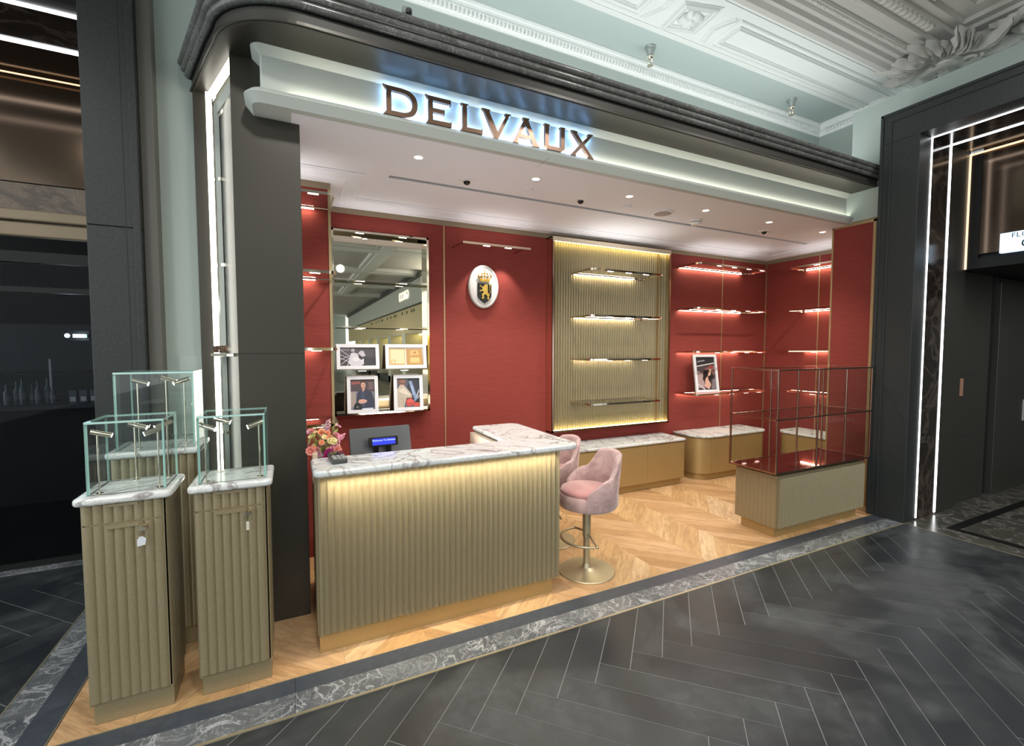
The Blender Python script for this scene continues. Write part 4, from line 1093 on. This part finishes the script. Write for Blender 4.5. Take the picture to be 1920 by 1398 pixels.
# added fill lamps above shelves, mirror, picture light and desk, brightening the shop ceiling
added_ceiling_fill('added_fill_shelf', (5.2, 4.24, 2.745), 1.2, .3, 1.5)
added_ceiling_fill('added_fill_shelf', (6.10, 3.3, 2.748), .3, 1.2, 1.4)
added_ceiling_fill('added_fill_shelf', (3.4, 4.18, 2.54), .9, .3, 3.2)
added_ceiling_fill('added_fill_shelf', (.0, 3.7, 2.76), .5, .3, .7)
added_ceiling_fill('added_fill_mirror', (.78, 4.40, 2.745), .8, .06, .6)
added_ceiling_fill('added_fill_picture', (1.92, 4.31, 2.735), .7, .03, .7)
added_ceiling_fill('added_fill_desk', (.98, 3.12, .885), .5, .4, 9)

# ---------------------------------------------------------------- mirrored niche with four glass ledges
mn = thing('mirror_display', (.785, 4.45, 1.9), 'gold framed wall mirror with narrow glass ledges left of the crest', 'mirror')
x0, x1, z0, z1, yf = .338, 1.222, 1.052, 2.735, 4.385
MB().box(x0+.005, x1-.005, 4.482, 4.494, z0, z1).build('mirror_glass', MIRROR, mn)
MB().box(x0, x0+.02, yf, 4.496, z0, z1).build('side_rail', CHROME, mn); MB().box(x1-.02, x1, yf, 4.496, z0, z1).build('side_rail', CHROME, mn)
MB().box(x0, x1, yf, yf+.022, z1-.022, z1).box(x0, x1, yf, 4.496, z1-.004, z1).build('top_rail', CHROME, mn)
MB().box(x0, x1, yf, 4.496, z0, z0+.018).build('bottom_rail', CHROME, mn)
for u in (.28, .72):
    MB().box(x0+u*(x1-x0)-.035, x0+u*(x1-x0)+.035, yf+.002, yf+.02, z1-.026, z1-.0222).build('lamp_lens', LENS, mn)
for z in (2.295, 1.868, 1.474):
    MB().box(x0+.016, x1-.016, yf-.004, yf+.012, z-.016, z).build('ledge_rim', CHROME, mn)
    MB().box(x0+.016, x1-.016, yf+.012, 4.482, z-.006, z).build('ledge_glass', GLASS, mn)
    for u in (.28, .72):
        MB().box(x0+u*(x1-x0)-.035, x0+u*(x1-x0)+.035, yf, yf+.012, z-.02, z-.0162).build('lamp_lens', LENS, mn)

# framed photographs leaning on ledges
def photo(loc, wd, ht, rz, tilt, layers, label):
    r = thing('photo_frame', loc, label, 'photo frame', 'white framed photographs on the ledges')
    M0 = Matrix.Translation(loc) @ Matrix.Rotation(R(rz), 4, 'Z') @ Matrix.Rotation(R(-tilt), 4, 'X')
    b = .032
    mb = MB(); mb.M = M0; o_ = [(-wd/2, 0), (wd/2, 0), (wd/2, ht), (-wd/2, ht)]; i_ = [(-wd/2+b, b), (wd/2-b, b), (wd/2-b, ht-b), (-wd/2+b, ht-b)]
    mb.ring(o_, i_, -.012, .012); mb.build('frame', FRAMEW, r, bevel=.002)
    mb = MB(); mb.M = M0; mb.box(-wd/2+.003, wd/2-.003, .0125, .03, .004, ht-.004); mb.build('backing', FRAMEB, r)
    mb = MB(); mb.M = M0; mats = []; pw, ph = wd-2*b, ht-2*b
    y = .006
    for k, (c, poly) in enumerate(layers):
        mats.append(c if not isinstance(c, str) else mat('print_ink', c, .35, spec=.4)); mb.mi = len(mats)-1
        mb.add([(-pw/2+u*pw, y-.00012*k, b+v_*ph) for u, v_ in poly], [tuple(range(len(poly)))])
    mb.build('print', mats, r)
    return r
def el(cx, cy, rx, ry, n=16): return [(cx+rx*math.cos(2*math.pi*i/n), cy+ry*math.sin(2*math.pi*i/n)) for i in range(n)]
FULL = [(0, 0), (1, 0), (1, 1), (0, 1)]
def bar_(x0, y0, x1, y1, w_):
    d = Vector((x1-x0, y1-y0)).normalized(); nx, ny = -d.y*w_, d.x*w_
    return [(x0+nx, y0+ny), (x0-nx, y0-ny), (x1-nx, y1-ny), (x1+nx, y1+ny)]
pic1 = [('2f2c31', FULL), ('433f45', [(0, .5), (1, .55), (1, 1), (0, 1)]), ('6e6672', [(0, .85), (.25, .82), (.3, 1), (0, 1)])]
for a in ((.0, .9, .26, .55), (0, .62, .3, .4), (0, .35, .26, .55), (.03, .1, .3, .5), (.2, .02, .28, .5), (0, .45, .28, .2)): pic1.append(('b9b2bd', bar_(*a, .012)))
pic1 += [('c9c6d0', [(.22, .18), (.3, .02), (.58, .02), (.66, .1), (.6, .34), (.52, .42), (.5, .66), (.4, .74), (.3, .7), (.26, .45)]), ('a8a4ae', el(.36, .86, .055, .1)), ('8e8a94', el(.36, .80, .04, .05)),
         ('bdb9c4', [(.5, .7), (.58, .84), (.66, .82), (.72, .56), (.62, .5)]), ('d9d7de', el(.44, .38, .1, .13)), ('dad8e0', [(.58, .3), (.66, .42), (.66, .1)]), ('55525a', [(.75, .5), (1, .47), (1, .5), (.75, .53)])]
pic2 = [('e9e2d6', FULL), ('c9a672', [(0, 0), (.475, 0), (.475, .97), (0, .97)]), ('e3cfa6', [(.05, .1), (.45, .1), (.45, .9), (.05, .92)]), ('b88f55', [(.51, .02), (1, .02), (.97, .95), (.5, .95)]), ('cda76a', [(.62, .55), (.88, .6), (.86, .88), (.62, .86)]),
        ('d9b87c', [(.62, .15), (.9, .15), (.89, .45), (.62, .45)]), ('9c7440', [(.7, .7), (.8, .68), (.78, .82)]), ('a98450', [(.66, .5), (.84, .51), (.84, .53), (.66, .52)]), ('b89058', el(.13, .2, .07, .13)), ('e0c99c', el(.13, .2, .055, .105))]
pic3 = [('7e7888', FULL), ('4a3a3f', [(0, .62), (1, .6), (1, 1), (0, 1)]), ('8d4e4a', [(.05, .84), (.4, .86), (.4, .95), (.04, .94)]), ('6a565a', [(.75, .66), (.98, .66), (.98, .92), (.76, .92)]), ('9b8f86', [(0, .1), (.25, .12), (.2, .6), (0, .6)]),
        ('2c3146', [(.22, .28), (.26, .52), (.34, .63), (.5, .68), (.7, .66), (.88, .58), (.97, .3), (.97, .06), (.4, .05)]), ('39405c', [(.4, .1), (.44, .6), (.56, .66), (.6, .1)]), ('b98c7a', [(.48, .62), (.53, .6), (.59, .66), (.58, .74), (.48, .74)]),
        ('c49a86', el(.53, .82, .10, .115)), ('3d2c26', [(.42, .86), (.43, .94), (.53, .98), (.63, .94), (.65, .84), (.60, .90), (.47, .91)]), ('3f2f2a', el(.49, .835, .018, .008)), ('3f2f2a', el(.57, .835, .018, .008)), ('a5705f', el(.53, .765, .03, .008)), ('b58b79', el(.53, .80, .012, .02)),
        ('d3a291', [(.3, .26), (.36, .34), (.48, .35), (.6, .34), (.68, .30), (.64, .24), (.5, .21), (.36, .21)]), ('c08f7f', bar_(.42, .24, .6, .3, .006)), ('17181c', [(.1, .0), (.14, .18), (.44, .19), (.46, .0)]), ('17181c', el(.27, .2, .1, .05)), ('aeb0ae', el(.27, .1, .03, .02)), ('c9ccd6', [(.46, .0), (.92, .0), (.9, .06), (.47, .05)])]
pic4 = [('4f5664', FULL), ('2c2f3a', [(.4, .2), (1, .3), (1, 1), (.5, 1)]), ('7f93b4', [(.52, .9), (.66, .92), (.92, .26), (.8, .2)]), ('94a8c6', [(.6, .75), (.7, .75), (.78, .45), (.7, .42)]), ('1d1f26', [(.8, .2), (1, .4), (1, .1), (.85, .08)]),
        ('b7ab9b', [(0, .0), (0, .62), (.12, .76), (.34, .74), (.52, .58), (.66, .44), (.62, .34), (.4, .32), (.3, .0)]), ('cfc5b6', [(.06, .6), (.3, .68), (.58, .44), (.5, .38), (.2, .5)]), ('9b8f80', bar_(.04, .5, .5, .4, .008)), ('9b8f80', bar_(.05, .4, .1, .02, .01)), ('9b8f80', bar_(.17, .4, .2, .02, .01)), ('8d8173', bar_(.27, .36, .28, .02, .01)),
        ('6e4f42', el(.22, .88, .19, .12)), ('875f4e', el(.26, .91, .12, .07)), ('c39e8c', [(.14, .74), (.32, .73), (.33, .78), (.14, .79)]), ('c69a88', el(.62, .36, .05, .03)),
        ('b8453f', [(.4, .06), (.38, .26), (.6, .33), (.82, .16), (.78, .09), (.5, .03)]), ('cf5d52', [(.42, .22), (.6, .3), (.74, .2), (.56, .15)]), ('9c3733', bar_(.57, .14, .6, .24, .008)), ('c24a38', [(.7, .02), (.86, .17), (1, .15), (1, .03)]), ('c9ccd2', bar_(.86, .35, .98, .6, .02)), ('b9bcc4', bar_(.9, .3, 1., .42, .02))]
pic5 = [('463c3f', FULL), ('2c2a2e', [(0, .72), (1, .82), (1, 1), (0, 1)]), ('8c8a8e', bar_(.1, .86, .5, .9, .02)), ('d8d4d4', [(0, .70), (1, .80), (1, .83), (0, .73)]), ('7f5754', [(0, .3), (.5, .66), (1, .75), (1, .5), (.4, .28)]), ('a68f8d', [(0, .05), (.4, .1), (.34, .5), (0, .6)]),
        ('221d20', [(.32, .3), (.4, .62), (.78, .6), (.9, .4), (.6, .2)]), ('caa08f', [(.38, .1), (.46, .34), (.6, .42), (.62, .3), (.74, .16), (.62, .02)]), ('cda694', [(.6, .42), (.72, .64), (.82, .62), (.74, .44)]), ('b9adb0', bar_(.0, .2, .4, .02, .03)), ('7a7074', [(.75, .02), (1, .02), (1, .36), (.82, .3)]), ('973f3d', el(.8, .7, .1, .05))]
photo((.548, 4.352, 1.474), .372, .235, -4, 14, pic1, 'white framed landscape print of a pale figure on the upper ledge, left')
photo((.985, 4.345, 1.474), .385, .235, -7, 14, pic2, 'white framed landscape print of brown paper sheets on the upper ledge, right')
photo((.582, 4.34, 1.0705), .275, .345, -5, 13, pic3, 'white framed portrait print of a person in a dark blue shirt, bottom ledge left')
photo((1.0, 4.335, 1.0705), .275, .345, -9, 13, pic4, 'white framed portrait print with a red handbag, bottom ledge right')
photo((4.93, 4.27, 1.091), .37, .50, -7, 9, pic5, 'white framed portrait print leaning alone on the lowest red wall shelf')

# ---------------------------------------------------------------- crest plaque and its picture light
pk = thing('crest_plaque', (1.832, 4.48, 2.31), 'white oval plaque with gold crown and gold lion on a black shield', 'plaque')
cx, cz = 1.832, 2.312
E1 = [(cx+.168*math.cos(2*math.pi*i/48), cz+.224*math.sin(2*math.pi*i/48)) for i in range(48)]
E2 = [(cx+.158*math.cos(2*math.pi*i/48), cz+.213*math.sin(2*math.pi*i/48)) for i in range(48)]
PLQ = mat('white_enamel', 'c4c1bd', .3)
MB().prism(E1, 4.462, 4.497, axis='y').build('oval_board', PLQ, pk, bevel=.006)
E3 = [(cx+.146*math.cos(2*math.pi*i/48), cz+.200*math.sin(2*math.pi*i/48)) for i in range(48)]
MB().ring(E2, E3, 4.457, 4.463).build('raised_rim', PLQ, pk, bevel=.002)
ins = MB()
for i in range(64):
    a = 2*math.pi*(i+.5)/64
    if math.sin(a) < -.93: continue
    ins.box(cx+.136*math.cos(a)-.0022, cx+.136*math.cos(a)+.0022, 4.4605, 4.462, cz+.188*math.sin(a)-.003, cz+.188*math.sin(a)+.003)
tag(ins.build('inscription', mat('grey_lettering', '8c8a88', .5), pk), kind='stuff')
sd = [(-.076, .035), (.08, .03), (.08, -.09)]+curve((.08, -.09), (.078, -.13), (.002, -.175))[1:]+curve((.002, -.175), (-.074, -.13), (-.076, -.09))[1:]
MB().prism([(cx+a, cz+b) for a, b in sd], 4.448, 4.462, axis='y').build('shield', mat('black_enamel', '0c0b0a', .25), pk, bevel=.002)
GL = mat('gilded_relief', 'd9b25a', .25, 1.)
lion = [(-.004, .022), (.008, .028), (.024, .024), (.030, .012), (.034, -.006), (.030, -.022), (.034, -.044), (.030, -.062), (.040, -.074), (.052, -.084), (.052, -.096), (.040, -.104), (.048, -.118), (.052, -.128), (.040, -.134), (.026, -.130), (.024, -.114), (.030, -.102), (.020, -.092), (.010, -.082), (.000, -.080), (-.010, -.088), (-.014, -.100), (-.008, -.112), (-.010, -.124), (-.024, -.128), (-.038, -.122), (-.040, -.112), (-.028, -.110), (-.032, -.098), (-.036, -.084), (-.030, -.070), (-.040, -.066), (-.038, -.078), (-.028, -.090), (-.016, -.060), (-.022, -.048), (-.036, -.048), (-.052, -.056), (-.062, -.052), (-.062, -.042), (-.050, -.036), (-.036, -.034), (-.026, -.024), (-.036, -.014), (-.050, -.006), (-.060, .006), (-.056, .016), (-.046, .014), (-.042, .002), (-.028, -.004), (-.014, .004)]
lion = [p for i, p in enumerate(lion) if i not in (32, 33, 34)]
MB().prism([(cx+a+.002, cz+b-.004) for a, b in lion], 4.436, 4.448, axis='y').build('lion', GL, pk, bevel=.003)
MB().tube([(cx+.032, 4.44, cz-.078), (cx+.056, 4.44, cz-.07), (cx+.064, 4.44, cz-.05), (cx+.054, 4.44, cz-.03), (cx+.056, 4.44, cz-.008), (cx+.066, 4.44, cz+.012)], [.004, .004, .004, .004, .005, .002], 6).sphere((cx+.058, 4.44, cz+.012), .011, 8).build('lion_tail', GL, pk, smooth=50)
cr_ = MB().prism([(cx-.050, cz+.05), (cx+.052, cz+.048), (cx+.060, cz+.078), (cx-.058, cz+.08)], 4.440, 4.462, axis='y')
for i in range(5):
    u = -.066+.033*i
    cr_.tube([(cx+u*.9, 4.445, cz+.078), (cx+u*1.12, 4.44, cz+.105), (cx+u*.9, 4.44, cz+.128), (cx+u*.35, 4.445, cz+.134)], .0055, 6)
    cr_.sphere((cx+u*1.1, 4.44, cz+.104), .010, 8)
for i in range(4): cr_.sphere((cx-.042+.028*i, 4.438, cz+.065), .007, 8)
cr_.sphere((cx+.001, 4.445, cz+.140), .010, 8).box(cx-.002, cx+.004, 4.444, 4.449, cz+.146, cz+.168).box(cx-.009, cx+.011, 4.444, 4.449, cz+.156, cz+.161)
cr_.build('crown', GL, pk, smooth=50)
pl = thing('picture_light', (1.92, 4.4, 2.7), 'slim straight picture light on two wall arms above the crest', 'lamp')
MB().box(1.545, 2.30, 4.30, 4.318, 2.70, 2.724).build('light_bar', mat('rose_gold_bar', 'd8bfae', .2, .9), pl, bevel=.002)
MB().tube([(1.56, 4.31, 2.71), (1.52, 4.40, 2.70), (1.50, 4.497, 2.69)], .006, 8).tube([(2.23, 4.31, 2.71), (2.21, 4.40, 2.70), (2.20, 4.497, 2.69)], .006, 8).build('wall_arm', BRONZE, pl, smooth=50)
for u in (1.80, 2.04):
    MB().box(u-.035, u+.035, 4.302, 4.316, 2.694, 2.6998).build('lamp_lens', LENS, pl)
    lamp('SPOT', 'picture_spot', (u, 4.30, 2.68), 20, (1, .93, .85), .012, rot=(R(12), 0, 0), spot_size=R(75), spot_blend=.6)

# ---------------------------------------------------------------- right base cabinet and bronze framed vitrine
bc = thing('fluted_base_cabinet', (4.4, 2.7, 0), 'low fluted gold base cabinet at the right edge of the oak floor', 'cabinet')
X0, X1, Y0, Y1 = 3.755, 5.075, 2.50, 2.915
MB().box(X0+.03, X1-.04, Y0+.04, Y1-.05, 0, .095).build('plinth', GOLD2, bc)
MB().box(X0+.008, X1-.008, Y0+.008, Y1-.008, .09, .545).build('carcass', GOLD, bc)
MB().flutes((X0+.02, Y0+.008), (1, 0), X1-X0-.02, (0, -1), .092, .53, .035, .018).build('fluted_front', GOLD, bc, smooth=35)
MB().flutes((X0+.008, Y0+.012), (0, 1), Y1-Y0-.012, (-1, 0), .092, .53, .04, .003).build('fluted_side', GOLD, bc, smooth=35)
MB().box(X0, X1, Y0, Y1, .53, .556).build('top_board', GOLD, bc, bevel=.003)
MB().box(X0+.03, X1-.03, Y0+.03, Y1-.03, .556, .566).build('top_inset', DKBRONZE, bc)
vt = thing('glass_vitrine', (4.42, 2.71, .556), 'tall glass vitrine with polished bronze bars standing on the fluted base', 'vitrine')
VX0, VX1, VY0, VY1, VZ0, VZ1, VM = 3.705, 5.14, 2.482, 2.95, .592, 1.482, 1.056
b = .014
def rail(x0, x1, y0, y1, z0, z1, nm): MB().box(x0, x1, y0, y1, z0, z1).build(nm, BRONZE, vt, bevel=.0015)
for z in (VZ0, VM, VZ1):
    a, c = z-b, z
    rail(VX0, VX1, VY0, VY0+b, a, c, 'long_rail'); rail(VX0, VX1, VY1-b, VY1, a, c, 'long_rail')
    rail(VX0, VX0+b, VY0+b, VY1-b, a, c, 'short_rail'); rail(VX1-b, VX1, VY0+b, VY1-b, a, c, 'short_rail')
for x in (VX0, 4.27, 4.70, VX1-b):
    for y in (VY0, VY1-b): rail(x, x+b, y, y+b, VZ0, VZ1-b, 'post')
MB().box(VX0+b, VX1-b, VY0+b, VY1-b, VZ0-.010, VZ0-.003).build('mirror_deck', mat('burgundy_mirror', 'a35a52', .04, .95), vt)
MB().box(VX0+b, VX1-b, VY0+b, VY1-b, VM-.008, VM-.002).build('glass_shelf', GLASS, vt)
MB().box(VX0+b, VX1-b, VY0+b, VY1-b, VZ1-.006, VZ1-.001).build('glass_top', GLASS, vt)
MB().box(VX0+.004, VX0+.009, VY0+b, VY1-b, VZ0, VZ1-b).build('glass_pane', GLASS, vt); MB().box(VX1-.009, VX1-.004, VY0+b, VY1-b, VZ0, VZ1-b).build('glass_pane', GLASS, vt)
MB().box(VX0+b, VX1-b, VY0+.004, VY0+.009, VZ0, VZ1-b).build('glass_pane', GLASS, vt)
for x in (3.83, 5.0):
    for y in (2.56, 2.86): MB().box(x-.012, x+.012, y-.012, y+.012, .566, VZ0-.013).build('foot', DKBRONZE, vt)

# ---------------------------------------------------------------- ceiling fittings of the shop
nth = ['first', 'second', 'third', 'fourth', 'fifth', 'sixth']
for i in range(6):
    x = .825+.9285*i
    d = thing('downlight', (x, 3.195, 2.985), 'recessed round downlight, %s from the left in the row of six' % nth[i], 'downlight', 'recessed downlights in the shop ceiling')
    A = [(x+.038*math.cos(2*math.pi*k/20), 3.195+.038*math.sin(2*math.pi*k/20)) for k in range(20)]
    B = [(x+.03*math.cos(2*math.pi*k/20), 3.195+.03*math.sin(2*math.pi*k/20)) for k in range(20)]
    MB().ring(A, B, 2.982, 2.986, axis='z').build('trim_ring', WHITEPL, d)
    MB().lathe([(.0, 2.9835), (.030, 2.9835), (.030, 2.986), (.0, 2.986)], (x, 3.195, 0), 20).build('lens', DOWN, d)
    lamp('SPOT', 'downlight_beam', (x, 3.195, 2.975), 80, (1, .92, .82), .03, rot=(R(8), 0, 0), spot_size=R(120), spot_blend=.7)
for i, x in enumerate((1.276, 2.35, 4.825)):
    c = thing('dome_camera', (x, 3.455, 2.985), 'small ceiling dome camera, %s from the left' % nth[i], 'camera', 'dome cameras in the shop ceiling')
    MB().lathe([(.0, 2.985), (.062, 2.985), (.060, 2.977), (.036, 2.973), (.0, 2.973)], (x, 3.455, 0), 24).build('collar', WHITEPL, c, smooth=40)
    MB().sphere((x, 3.455, 2.972), .028, 14, sc=(1, 1, .9)).build('dome', mat('smoked_dome', '14100f', .08), c, smooth=60)
for i, x in enumerate((1.811, 2.849, 5.314)):
    c = thing('sprinkler_cover', (x, 3.43, 2.985), 'flat round sprinkler cover plate in the shop ceiling, %s from the left' % nth[i], 'sprinkler', 'sprinkler covers in the shop ceiling')
    MB().lathe([(.0, 2.9845), (.042, 2.9845), (.042, 2.976), (.040, 2.974), (.0, 2.974)], (x, 3.43, 0), 24).build('cover_plate', SHOPCEIL, c, smooth=30)
c = thing('ceiling_speaker', (3.287, 3.425, 2.985), 'wide round flush loudspeaker grille in the shop ceiling', 'speaker')
MB().lathe([(.0, 2.9845), (.10, 2.9845), (.10, 2.976), (.085, 2.972), (.0, 2.972)], (3.287, 3.425, 0), 32).build('rim', SHOPCEIL, c, smooth=30)
MB().lathe([(.0, 2.9715), (.082, 2.9715), (.082, 2.970), (.0, 2.9695)], (3.287, 3.425, 0), 32).build('grille', mat('grille_grey', 'a9a09a', .7), c)
c = thing('smoke_detector', (3.792, 3.48, 2.985), 'white smoke detector hanging from the shop ceiling', 'smoke detector')
MB().lathe([(.0, 2.985), (.055, 2.985), (.055, 2.965), (.0, 2.965)], (3.792, 3.48, 0), 24).build('mount', WHITEPL, c, smooth=30)
MB().lathe([(.05, 2.9655), (.05, 2.96), (.0, 2.96)], (3.792, 3.48, 0), 24).build('sensing_gap', DKGREY, c)
MB().lathe([(.0, 2.96), (.054, 2.96), (.046, 2.938), (.0, 2.936)], (3.792, 3.48, 0), 24).build('cover', WHITEPL, c, smooth=30)
# mall sprinklers and sounder above the portal
for i, (x, y) in enumerate(((3.066, 3.385), (5.13, 3.38))):
    c = thing('pendent_sprinkler', (x, y, ZC), ['decorative pendent sprinkler on the mint mall ceiling, left one', 'decorative pendent sprinkler on the mint mall ceiling, right one by the corner'][i], 'sprinkler', 'pendent sprinklers on the mall ceiling')
    MB().lathe([(.0, ZC), (.052, ZC), (.050, ZC-.01), (.040, ZC-.018), (.040, ZC-.034), (.034, ZC-.04), (.028, ZC-.07), (.020, ZC-.085), (.0, ZC-.085)], (x, y, 0), 20).build('canopy', mat('aged_white_metal', '9aa29f', .45, .4), c, smooth=45)
    MB().lathe([(.0, ZC-.085), (.03, ZC-.085), (.03, ZC-.097), (.018, ZC-.11), (.0, ZC-.11)], (x, y, 0), 12).tube([(x-.018, y, ZC-.1), (x-.026, y, ZC-.135), (x-.006, y, ZC-.165)], .005, 6).tube([(x+.018, y, ZC-.1), (x+.026, y, ZC-.135), (x+.006, y, ZC-.165)], .005, 6).lathe([(.0, ZC-.163), (.028, ZC-.165), (.028, ZC-.169), (.0, ZC-.169)], (x, y, 0), 12).build('sprinkler_head', CHROME, c, smooth=45)
c = thing('cornice_beacon', (.62, 2.62, 3.5), 'small grey beacon standing on the marble cornice above the sign', 'beacon')
MB().box(.592, .648, 2.60, 2.63, 3.500, 3.545).build('housing', mat('grey_beacon', '8f9693', .5), c, bevel=.012, seg=3)
MB().sphere((.625, 2.595, 3.512), .018, 10).build('sensor_eye', DKGREY, c, smooth=60)

# ---------------------------------------------------------------- across the mall (seen in the mirrors): pale shop front with lit yellow bays
ff = thing('opposite_shopfront', (4.7, -18, 0), 'pale opposite shopfront reflected in the wall mirror, with lit yellow display bays', 'shopfront')
FX = 4.6
MB().box(FX+.02, FX+.2, -34, -8.6, 2.4, 3.5).build('beige_band', mat('beige_front', 'c9b98c', .5), ff)
MB().box(FX, FX+.3, -34, -8.6, 3.5, 4.5).build('sign_band', COVEP, ff)
MB().box(FX-.12, FX+.3, -34, -8.5, 4.5, 4.68).build('cornice', GRANITE, ff, bevel=.04)
MB().box(FX-.02, FX+.02, -34, -8.6, 3.46, 3.52).build('joint', BLACKGAP, ff)
YELLOW = mat('yellow_bay_lining', 'd8b648', .6)
for i in range(6):
    y1 = -8.8-i*3.4; y0 = y1-2.7
    MB().box(FX+.75, FX+.8, y0, y1, 0.3, 2.4).build('bay_back', YELLOW, ff)
    MB().box(FX+.05, FX+.8, y0, y1, 2.36, 2.4).build('bay_soffit', WHITE, ff)
    MB().box(FX+.6, FX+.68, y0+.1, y1-.1, 2.33, 2.355).build('bay_light', LEDW, ff)
    MB().box(FX+.3, FX+.75, y0, y1, 1.1, 1.13).build('bay_shelf', WHITE, ff)
    MB().box(FX, FX+.8, y0-.7, y0, 0, 2.4).build('pier', COVEP, ff)
MB().box(FX, FX+.8, -34, -8.6, 0, .3).build('base', GRANITE, ff)
for i in range(14):
    yy = -9.4-i*.9-(.5 if i % 4 == 0 else 0)
    MB().lathe([(.0, 0), (.07, 0), (.05, .12), (.0, .12)], (FX+.0, yy, 3.3), 8, ax='x').build('spot_head', BLACK, ff)
MS = Matrix(((0, 0, -1, FX-.03), (-1, 0, 0, -11.6), (0, 1, 0, 4.04), (0, 0, 0, 1)))
text('front_letters', 'GUCCI', .55, mat('white_lit_letters', 'ffffff', .5, emit='ffffff', es=1.0), ff, MS, .02, spacing=1.15)
fl_ = MB().box(-5.9, 9, -36, -14, -.06, -.002).build('floor', TILE); tag(fl_, 'far part of the dark mall floor', 'floor', kind='structure')
cc = tag(MB().box(-4, 6.2, -36, -12, 4.74, 4.84).build('ceiling', GREYPL), 'far part of the plaster mall ceiling', 'ceiling', kind='structure')
for yb in (-1.2, -5.2, -9.2, -13.2, -17.2):
    MB().box(-4, 5.1, yb-.35, yb+.35, 4.60, 4.74).box(-4, 5.1, yb-.22, yb+.22, 4.56, 4.60).build('cross_beam', WHITE, cc, bevel=.03)
for xb in (.2, 2.6):
    MB().box(xb-.3, xb+.3, -17, -1.3, 4.62, 4.74).box(xb-.18, xb+.18, -17, -1.3, 4.58, 4.62).build('long_beam', WHITE, cc, bevel=.03)

wall('wall_far_end', 'far end wall of the mall hall behind the photographer', MB().box(-6, 4.6, -36.2, -36, 0, 4.8), MINT)
